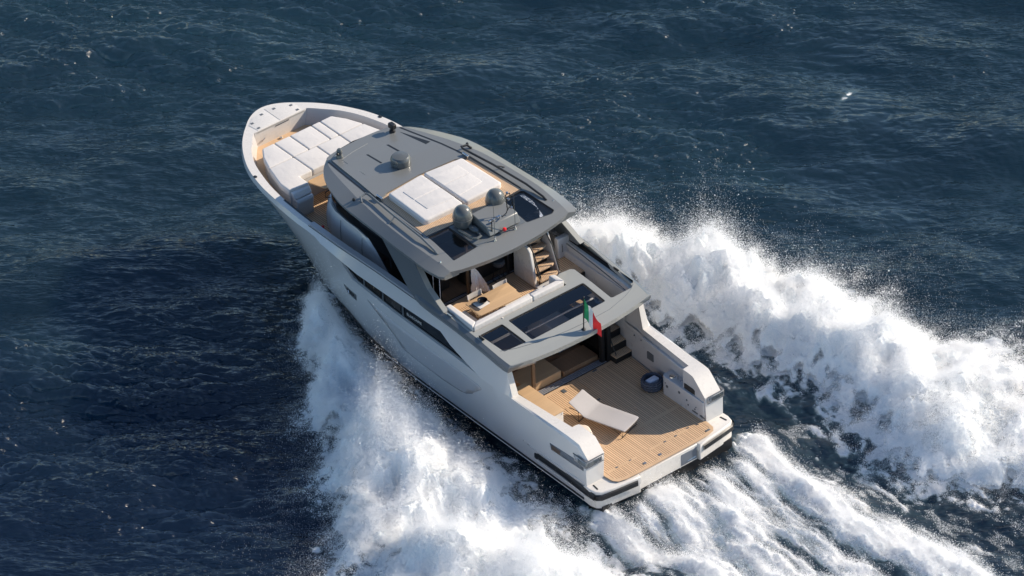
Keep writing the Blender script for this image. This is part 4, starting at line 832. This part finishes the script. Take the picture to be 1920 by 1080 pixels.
nA = spectral(1.8, .8, 7, seed=31); nB = spectral(1.5, .25, 2.2, seed=32); nC = spectral(1.2, .10, .6, seed=33); nD = spectral(1.6, .5, 5, 2.5, 1, seed=34)
nS = spectral(1.3, .12, 1.5, 3.2, 1, seed=35); nR = spectral(1.2, .15, 2.5, 6.0, 1.0, seed=36)
def band(x, y, side):
    o, i_ = (PO, PI_) if side > 0 else (SO, SI)
    yo = np.interp(x, *o)+(.50*samp(nA, x, y*0+3*side)+.20*samp(nB, x, y*.2))*smooth(15, 7, x); yi = np.interp(x, *i_)+.15*samp(nA, x+7, y*0)
    t = (side*y-yi)/np.maximum(yo-yi, .2)
    return t
def mound(x, y, side):
    """height of the thrown water above the sea, and its cover 0..1"""
    t = band(x, y, side)
    hm = np.interp(x, [-12, -5, 0, 4, 8, 11, 13.5, 15.3, 15.8], [1.0, 1.25, 1.6, 1.85, 1.7, 1.35, 1.0, .45, 0] if side > 0 else [.75, .95, 1.3, 1.8, 2.15, 1.9, 1.3, .4, 0])
    prof = np.clip(smooth(-.12, .42, t)*smooth(1.12, .62, t), 0, 1)
    if side > 0: prof = np.where(x > 5, np.clip(smooth(-.15, .6, t)*smooth(1.15, .65, t), 0, 1), prof)
    bil = 1-np.abs(samp(nB, x, y))*.55
    rough = .66+.22*samp(nA, x, y)+.22*bil+.01*samp(nC, x, y)+.02*samp(nD, x, y)
    cover = (1-.42*smooth(3, -4, x)*smooth(-1.5, 1.5, samp(nA, x+5, y)+.6*samp(nB, x, y+9)))*smooth(-.10, .18, t+.10*samp(nB, x, y))*smooth(1.14, .86, t+.10*samp(nB, x, y))*smooth(16, 15, x)
    return np.clip(hm*prof*rough, 0, None), cover
def ridges(x, y):
    """long ridges of white water trailing from the stern, and foam between"""
    z = np.zeros_like(x); c = np.zeros_like(x)
    for yc, xs, wd, hh, fade in ((2.35, 1.0, .55, .20, .05), (.55, .6, .95, .10, .30), (-3.15, .9, .70, .26, .05), (-1.3, -1.5, .5, .06, .55)):
        d = np.maximum(xs-x, 0); yy = yc*(1+.012*d)+.18*samp(nA, x*.6, y*0+yc)
        wv = wd*(1+.06*d)*(1+.15*samp(nD, x, y*0+yc*2)); g_ = np.exp(-((y-yy)/wv)**2)*smooth(0, 1.2, d)
        z += hh*g_*(.80+.16*samp(nR, x, y)+.04*samp(nC, x, y)+.10*samp(nS, x, y)); c = np.maximum(c, g_*(1.15-fade))
    inside = smooth(2.9, 1.9, np.abs(y+.3))*smooth(-.1, 1.2, -x+.1)
    c = np.maximum(c*(1+.22*samp(nR, x, y)), inside*(.54+.26*samp(nR, x, y)))
    z += inside*.06*samp(nR, x, y)
    return z, c
mp, cp = mound(PX, PY, 1); ms_, cs = mound(PX, PY, -1); rz, rc = ridges(PX, PY)
# streaky foam around and inside the bands
tP = band(PX, PY, 1); tS = band(PX, PY, -1)
edgeF = np.maximum(smooth(-.55, .05, tP)*smooth(1.25, .9, tP), smooth(-.7, .05, tS)*smooth(1.2, .9, tS))*smooth(15.5, 12, PX)
foam = np.maximum.reduce([cp*1.1, cs*1.1, rc, edgeF*(.36+.20*nS+.10*nC)])
side_wash = smooth(3.2, 2.9, np.abs(PY))*0
aftp_ = smooth(1.5, -3, PX)*smooth(-9, -3, PY)*smooth(8, 3, PY)
foam = np.maximum(foam, aftp_*(.30+.18*nS+.08*nR))
calm = 1-.75*np.clip(foam, 0, 1)
jac = spectral(1.4, .2, 3, seed=51)
crest = smooth(3.0, 4.6, h1/h1.std()+.55*h2/h2.std()+.35*jac)*.55
foam = np.clip(np.maximum(foam, crest*0), 0, 1.2)
foam = np.maximum(foam, .55*np.exp(-(((PX-CXW)*.95+(PY-CYW)*.3)/.12)**2-(((PX-CXW)*-.3+(PY-CYW)*.95)/.5)**2)*(1+.3*nC))
hullmask = smooth(1.25, .9, np.abs(PY)/np.maximum(.3, np.interp(PX, [0, 12, 15, 17, 19], [2.8, 2.6, 1.9, 1.0, .2])))*smooth(-.2, .3, PX)*smooth(20, 19, PX)
turb = np.clip(foam, 0, 1)*(1-hullmask)
trough = -.30*np.exp(-((PY+5.1)/1.3)**2)*smooth(2, -2, PX)+.16*smooth(3.0, 2.2, np.abs(PY))*smooth(.9, .2, PX)*smooth(-3, -.5, PX)
Z = SEA+HW*(1-.65*hullmask)*(1-.3*turb)+turb*(.030*nB+.009*nC+.022*nS)+.40*(mp+ms_)*(1-hullmask)+rz+trough
edge_ = np.minimum.reduce([PX-GX0, GX0+LG-PX, PY-GY0, GY0+LG-PY]); ef = smooth(0, 4, edge_)
Z = SEA+(Z-SEA)*ef
ch = .95*(1-.8*turb)*ef*(1-hullmask)
VX = PX+DX*ch; VY = PY+DY*ch
def sheet(name, X, Y, Z_, mat, attrs={}, keep=None):
    n, m_ = X.shape; co = np.stack([X, Y, Z_], -1).reshape(-1, 3).astype(np.float32)
    idx = np.arange(n*m_).reshape(n, m_); q = np.stack([idx[:-1, :-1], idx[1:, :-1], idx[1:, 1:], idx[:-1, 1:]], -1).reshape(-1, 4)
    if keep is not None:
        kf = (keep[:-1, :-1] | keep[1:, :-1] | keep[1:, 1:] | keep[:-1, 1:]).reshape(-1); q = q[kf]
        used = np.unique(q); rm = np.zeros(n*m_, int); rm[used] = np.arange(len(used)); q = rm[q]; co = co[used]
    else: used = slice(None)
    me = bpy.data.meshes.new(name); me.vertices.add(len(co)); me.vertices.foreach_set('co', co.ravel())
    me.loops.add(q.size); me.loops.foreach_set('vertex_index', q.ravel().astype(np.int32))
    me.polygons.add(len(q)); me.polygons.foreach_set('loop_start', np.arange(0, q.size, 4, dtype=np.int32)); me.polygons.foreach_set('loop_total', np.full(len(q), 4, np.int32))
    me.polygons.foreach_set('use_smooth', np.ones(len(q), bool))
    me.update(calc_edges=True)
    for k, v in attrs.items():
        a = me.attributes.new(k, 'FLOAT', 'POINT'); a.data.foreach_set('value', v.reshape(-1)[used].astype(np.float32))
    me.materials.append(mat); o = bpy.data.objects.new(name, me); COL.objects.link(o); return o
# water material: dark body, sky reflection, white foam where the foam field breaks through
wm = newmat('sea water', (.006, .022, .034), .06); b = BS(wm); b.inputs['IOR'].default_value = 1.333; b.inputs['Specular IOR Level'].default_value = .85; b.subsurface_method = 'BURLEY'; b.inputs['Subsurface Radius'].default_value = (.6, 1.0, 1.3); b.inputs['Subsurface Scale'].default_value = 4.2
at = N(wm, 'ShaderNodeAttribute', attribute_name='foam').outputs['Fac']
n1 = noise(wm, 1.6, 8, .72, sc=(.5, 2.0, 1)); n2 = noise(wm, 9, 6, .7, sc=(.45, 1.6, 1))
brk = mathn(wm, 'MULTIPLY_ADD', n1, .55, mathn(wm, 'MULTIPLY', n2, .55))
th = mathn(wm, 'SUBTRACT', mathn(wm, 'MULTIPLY_ADD', at, 1.12, -.24), mathn(wm, 'SUBTRACT', brk, .32))
mr = N(wm, 'ShaderNodeMapRange', interpolation_type='SMOOTHSTEP'); mr.inputs['From Min'].default_value = -.10; mr.inputs['From Max'].default_value = .40; LK(wm, th, mr.inputs[0])
ff = mr.outputs[0]
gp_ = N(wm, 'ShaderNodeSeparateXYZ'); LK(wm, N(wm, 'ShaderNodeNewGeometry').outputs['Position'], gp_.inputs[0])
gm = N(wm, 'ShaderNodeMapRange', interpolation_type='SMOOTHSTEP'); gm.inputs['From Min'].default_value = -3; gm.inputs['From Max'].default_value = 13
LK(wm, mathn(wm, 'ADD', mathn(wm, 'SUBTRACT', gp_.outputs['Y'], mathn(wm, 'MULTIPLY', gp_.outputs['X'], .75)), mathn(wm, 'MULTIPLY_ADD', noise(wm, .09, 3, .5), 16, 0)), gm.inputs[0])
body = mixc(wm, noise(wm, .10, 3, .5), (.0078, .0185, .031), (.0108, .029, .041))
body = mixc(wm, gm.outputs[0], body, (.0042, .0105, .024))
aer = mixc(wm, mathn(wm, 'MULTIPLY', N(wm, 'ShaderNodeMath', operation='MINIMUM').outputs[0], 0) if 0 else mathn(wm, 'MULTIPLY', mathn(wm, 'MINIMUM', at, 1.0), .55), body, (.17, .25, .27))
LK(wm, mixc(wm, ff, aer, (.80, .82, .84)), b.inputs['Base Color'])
LK(wm, mathn(wm, 'MULTIPLY_ADD', ff, .6, .10), b.inputs['Roughness']); LK(wm, mathn(wm, 'SUBTRACT', 1.0, ff), b.inputs['Subsurface Weight'])
vr_ = N(wm, 'ShaderNodeVectorRotate', rotation_type='Z_AXIS'); vr_.inputs['Angle'].default_value = math.atan2(.66, .75); LK(wm, N(wm, 'ShaderNodeNewGeometry').outputs['Position'], vr_.inputs[0])
rdg = lambda n_: mathn(wm, 'SUBTRACT', .5, mathn(wm, 'ABSOLUTE', mathn(wm, 'SUBTRACT', n_, .5)))
pm_ = mathn(wm, 'MAXIMUM', mathn(wm, 'MULTIPLY_ADD', noise(wm, .30, 4, .6), 5.2, -1.85), .10)
cr_ = mathn(wm, 'MULTIPLY', mathn(wm, 'ADD', rdg(noise(wm, 1.35, 3, .5, vec=vr_.outputs[0], sc=(2.4, .55, 1))), mathn(wm, 'MULTIPLY', rdg(noise(wm, 3.4, 2, .5, vec=vr_.outputs[0], sc=(2.2, .6, 1))), .28)), pm_)
bp = N(wm, 'ShaderNodeBump'); bp.inputs['Strength'].default_value = 1; bp.inputs['Distance'].default_value = .24
LK(wm, mathn(wm, 'ADD', cr_, mathn(wm, 'MULTIPLY', n2, mathn(wm, 'MULTIPLY_ADD', ff, .30, .02))), bp.inputs['Height']); LK(wm, bp.outputs[0], b.inputs['Normal'])
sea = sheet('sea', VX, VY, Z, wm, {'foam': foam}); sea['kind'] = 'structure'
# the rest of the sea out to the horizon, joined to the same sheet of water
x1, y1_ = GX0+LG*(NG-1)/NG, GY0+LG*(NG-1)/NG; R_ = 9000
fv = [(GX0, GY0), (x1, GY0), (x1, y1_), (GX0, y1_)]; ov = [(-R_, -R_), (R_, -R_), (R_, R_), (-R_, R_)]
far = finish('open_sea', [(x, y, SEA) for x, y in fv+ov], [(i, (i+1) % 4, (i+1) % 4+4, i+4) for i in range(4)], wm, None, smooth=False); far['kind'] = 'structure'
# thrown water: a solid core of white water and a cloud of drops round it
fm_ = bpy.data.materials.new('white water'); fm_.use_nodes = True; b = BS(fm_)
b.inputs['Base Color'].default_value = (.96, .96, .96, 1); b.inputs['Roughness'].default_value = .75; b.inputs['Specular IOR Level'].default_value = .2
b.inputs['Subsurface Weight'].default_value = .0
cov = N(fm_, 'ShaderNodeAttribute', attribute_name='cover').outputs['Fac']
nn = mathn(fm_, 'MULTIPLY_ADD', noise(fm_, 2.2, 8, .7), .6, mathn(fm_, 'MULTIPLY', noise(fm_, 14, 6, .7), .5))
mr = N(fm_, 'ShaderNodeMapRange', interpolation_type='SMOOTHSTEP'); mr.inputs['From Min'].default_value = -.14; mr.inputs['From Max'].default_value = .40
LK(fm_, mixc(fm_, mathn(fm_, 'MULTIPLY_ADD', noise(fm_, 1.1, 6, .7), 1.9, -.42), (.70, .77, .79), (.97, .97, .97)), b.inputs['Base Color'])
LK(fm_, mathn(fm_, 'SUBTRACT', mathn(fm_, 'MULTIPLY', cov, 1.15), mathn(fm_, 'SUBTRACT', nn, .05)), mr.inputs[0]); LK(fm_, mr.outputs[0], b.inputs['Alpha'])
bp = N(fm_, 'ShaderNodeBump'); bp.inputs['Strength'].default_value = .28; bp.inputs['Distance'].default_value = .05
LK(fm_, mathn(fm_, 'ADD', noise(fm_, 7, 8, .75), noise(fm_, 22, 4, .6)), bp.inputs['Height']); LK(fm_, bp.outputs[0], b.inputs['Normal'])
dm_ = bpy.data.materials.new('spray drops'); dm_.use_nodes = True; b = BS(dm_)
b.inputs['Base Color'].default_value = (.97, .97, .97, 1); b.inputs['Roughness'].default_value = .5; b.inputs['Specular IOR Level'].default_value = .3
tl = N(dm_, 'ShaderNodeBsdfTranslucent'); tl.inputs[0].default_value = (.97, .97, .97, 1); mx = N(dm_, 'ShaderNodeMixShader'); mx.inputs[0].default_value = .45
LK(dm_, b.outputs[0], mx.inputs[1]); LK(dm_, tl.outputs[0], mx.inputs[2]); LK(dm_, mx.outputs[0], [n for n in dm_.node_tree.nodes if n.type == 'OUTPUT_MATERIAL'][0].inputs[0])
def drops_group():
    g = bpy.data.node_groups.new('drops', 'GeometryNodeTree')
    g.interface.new_socket('Geometry', in_out='INPUT', socket_type='NodeSocketGeometry'); g.interface.new_socket('Geometry', in_out='OUTPUT', socket_type='NodeSocketGeometry')
    gi = g.nodes.new('NodeGroupInput'); go = g.nodes.new('NodeGroupOutput')
    sp_ = g.nodes.new('GeometryNodeSeparateGeometry'); sp_.domain = 'POINT'; an = g.nodes.new('GeometryNodeInputNamedAttribute'); an.data_type = 'FLOAT'; an.inputs[0].default_value = 'drop'
    cm = g.nodes.new('FunctionNodeCompare'); cm.operation = 'GREATER_THAN'; cm.inputs[1].default_value = .0001
    m2p = g.nodes.new('GeometryNodeMeshToPoints'); sm_ = g.nodes.new('GeometryNodeSetMaterial'); sm_.inputs['Material'].default_value = dm_; jn = g.nodes.new('GeometryNodeJoinGeometry')
    L_ = g.links.new; L_(gi.outputs[0], sp_.inputs[0]); L_(an.outputs[0], cm.inputs[0]); L_(cm.outputs[0], sp_.inputs[1])
    L_(sp_.outputs[0], m2p.inputs['Mesh']); L_(an.outputs[0], m2p.inputs['Radius']); L_(m2p.outputs[0], sm_.inputs[0]); L_(sp_.outputs[1], jn.inputs[0]); L_(sm_.outputs[0], jn.inputs[0]); L_(jn.outputs[0], go.inputs[0])
    return g
DG = drops_group()
def spray(name, label, X, Y, Z_, cover, keep, P, R_d):
    """white-water sheet plus loose drops, one object"""
    o = sheet(name, X, Y, Z_, fm_, {'cover': cover, 'drop': cover*0}, keep)
    me = o.data; n0 = len(me.vertices); me.vertices.add(len(P))
    co = np.empty((n0+len(P))*3, np.float32); me.vertices.foreach_get('co', co); co[n0*3:] = P.ravel(); me.vertices.foreach_set('co', co)
    d = np.zeros(n0+len(P), np.float32); d[n0:] = R_d; me.attributes['drop'].data.foreach_set('value', d)
    me.update(); md = o.modifiers.new('drops', 'NODES'); md.node_group = DG
    o['kind'] = 'stuff'; o['label'] = label
    return o
def seaZ(x, y): return samp(Z, x, y)
VXMIN, VYMIN = -13, -30
def cloud(side, n):
    r = np.random.default_rng(77+side)
    x = r.uniform(-13, 15.8, n*3); y = side*r.uniform(1.4, 16, n*3)
    t = band(x, y, side); m_, c = mound(x, y, side)
    pr = c*(.35+.65*smooth(-1.2, 1.2, samp(nB, x, y)+.5*samp(nA, x, y)))+.5*smooth(.7, 1.0, t)*smooth(1.35, 1.05, t)*smooth(16, 14.5, x)*(.2+.8*smooth(0, 1.2, samp(nB, x, y)))
    k = r.random(n*3) < pr; x, y, m_, t = x[k][:n], y[k][:n], m_[k][:n], t[k][:n]
    up = r.exponential(1, len(x)); z = seaZ(x, y)+.60*m_+.02+up*(.035+.15*m_)*(1+.6*np.clip(samp(nB, x+3, y), -1, 2))
    rad_ = .0047*np.exp(.45*r.standard_normal(len(x)))*(1+.5*(up < .5))
    P = [np.stack([x, y, z], -1)]; RR = [rad_]
    # jets: ballistic fingers of drops leaving the crest outwards
    J = 900; xj = r.uniform(-12, 15.2, J); fr_ = r.uniform(.68, 1.02, J)
    o_, i_ = (PO, PI_) if side > 0 else (SO, SI)
    yo, yi = np.interp(xj, *o_), np.interp(xj, *i_)
    yj = side*(yi+(yo-yi)*fr_); mj, _ = mound(xj, yj, side); zj = seaZ(xj, yj)+.55*mj
    L_ = r.uniform(.25, 1.0, J)*(.5+.5*np.clip(mj, .3, 2)); ang = r.normal(.25, .35, J)
    for j in range(J):
        k_ = int(r.uniform(120, 520)); s_ = r.beta(1.1, 1.8, k_)*L_[j]; sp_ = .03+.13*s_
        dx_, dy_ = -math.sin(ang[j])*s_*.9, side*math.cos(ang[j])*s_*.75
        P.append(np.stack([xj[j]+dx_+sp_*r.standard_normal(k_), yj[j]+dy_+sp_*r.standard_normal(k_), zj[j]+1.05*s_-.75*s_*s_/max(L_[j], .3)+sp_*.7*r.standard_normal(k_)], -1))
        RR.append(.0042*np.exp(.4*r.standard_normal(k_)))
    # stray drops ahead of and outside the band
    q = n//20; xs_ = r.uniform(-12, 15, q); yo = np.interp(xs_, *o_); ys_ = side*(yo-.5+r.exponential(.55, q)); kk = samp(nB, xs_, ys_)+samp(nA, xs_, ys_)*.6 > r.normal(.2, .6, q)
    xs_, ys_ = xs_[kk], ys_[kk]; P.append(np.stack([xs_, ys_, seaZ(xs_, ys_)+.05+r.exponential(.28, len(xs_))], -1)); RR.append(.0040*np.exp(.35*r.standard_normal(len(xs_))))
    # fine mist over and beyond the crest
    q = int(n*5.0); xm_ = r.uniform(-13, 15.6, q); ym_ = side*r.uniform(1.6, 16.5, q); tm = band(xm_, ym_, side); mm_, cm_ = mound(xm_, ym_, side)
    fade = smooth(-.15, .15, tm)*np.exp(-np.maximum(tm-.80, 0)*4.2)
    pm = fade*(.30+.75*smooth(-.6, 1.2, samp(nB, xm_+.5, ym_)+.6*samp(nA, xm_, ym_))); km = r.random(q) < pm; xm_, ym_, mm_, tm = xm_[km], ym_[km], mm_[km], tm[km]
    P.append(np.stack([xm_, ym_, seaZ(xm_, ym_)+.55*mm_+r.exponential(1, len(xm_))*(.07+.27*np.maximum(mm_, .25*smooth(1.5, .9, tm)))], -1)); RR.append(.0035*np.exp(.3*r.standard_normal(len(xm_))))
    P = np.concatenate(P).astype(np.float32); RR = np.concatenate(RR).astype(np.float32)
    ok = P[:, 2] > samp(Z, P[:, 0], P[:, 1])-.02
    hb = np.interp(P[:, 0], [0, 12, 14, 16, 18, 20], [2.95, 2.9, 2.75, 2.3, 1.5, .3]); ok &= ~((np.abs(P[:, 1]) < hb) & (P[:, 0] > -.2))
    return P[ok], RR[ok]
hb_g = np.interp(PX, [-1, 0, 12, 14, 16], [0, 2.8, 2.65, 2.2, 1.4])
for side, mm, cc, lab in ((1, mp, cp, 'white spray thrown up along the shaded port side of the yacht'), (-1, ms_, cs, 'white spray arching out from the sunlit starboard side of the yacht')):
    keep = (cc > .03) & (side*PY > np.where(PX > -.2, hb_g, 0)) & (PX < 15.8) & (edge_ > 1)
    sl_ = np.s_[::1, ::1]
    ZZ = Z+.55*mm*(1-hullmask)+.04*nB*cc+.012*nC*cc-.03
    P, RR = cloud(side, 850000)
    spray('bow_spray', lab, PX, PY, ZZ, cc*smooth(0, .25, mm), keep, P, RR)
# stern wash: drops along the ridges and loose ones over the dark water between
r = np.random.default_rng(5); n = 3000000
x = -r.uniform(.22, 13, n); y = r.uniform(-8.5, 7.5, n); z_, c = ridges(x, y)
loose = .22*smooth(-.3, 1.2, samp(nS, x, y))*smooth(-9, -5, y)*smooth(8, 5, y)
k = r.random(n) < np.maximum(.85*smooth(.35, 1.0, c), loose); x, y, c = x[k], y[k], c[k]
z = samp(Z, x, y)+r.exponential(1, len(x))*(.02+.13*np.clip(c, 0, 1))
P = np.stack([x, y, z], -1).astype(np.float32); RR = (.0042*np.exp(.45*r.standard_normal(len(x)))).astype(np.float32)
ok = ~((P[:, 0] > -.3) & (np.abs(P[:, 1]) < 2.9)); P, RR = P[ok], RR[ok]
keep = (rc > .45) & (PX < 1.0) & (PX > -13.5) & ~((PX > -.3) & (np.abs(PY) < 2.85))
spray('stern_wash', 'ridges of white water trailing behind the open stern', PX, PY, Z+.015*nC+.01, np.clip(rc, 0, 1)*.8, keep, P, RR)
print('drops ok')
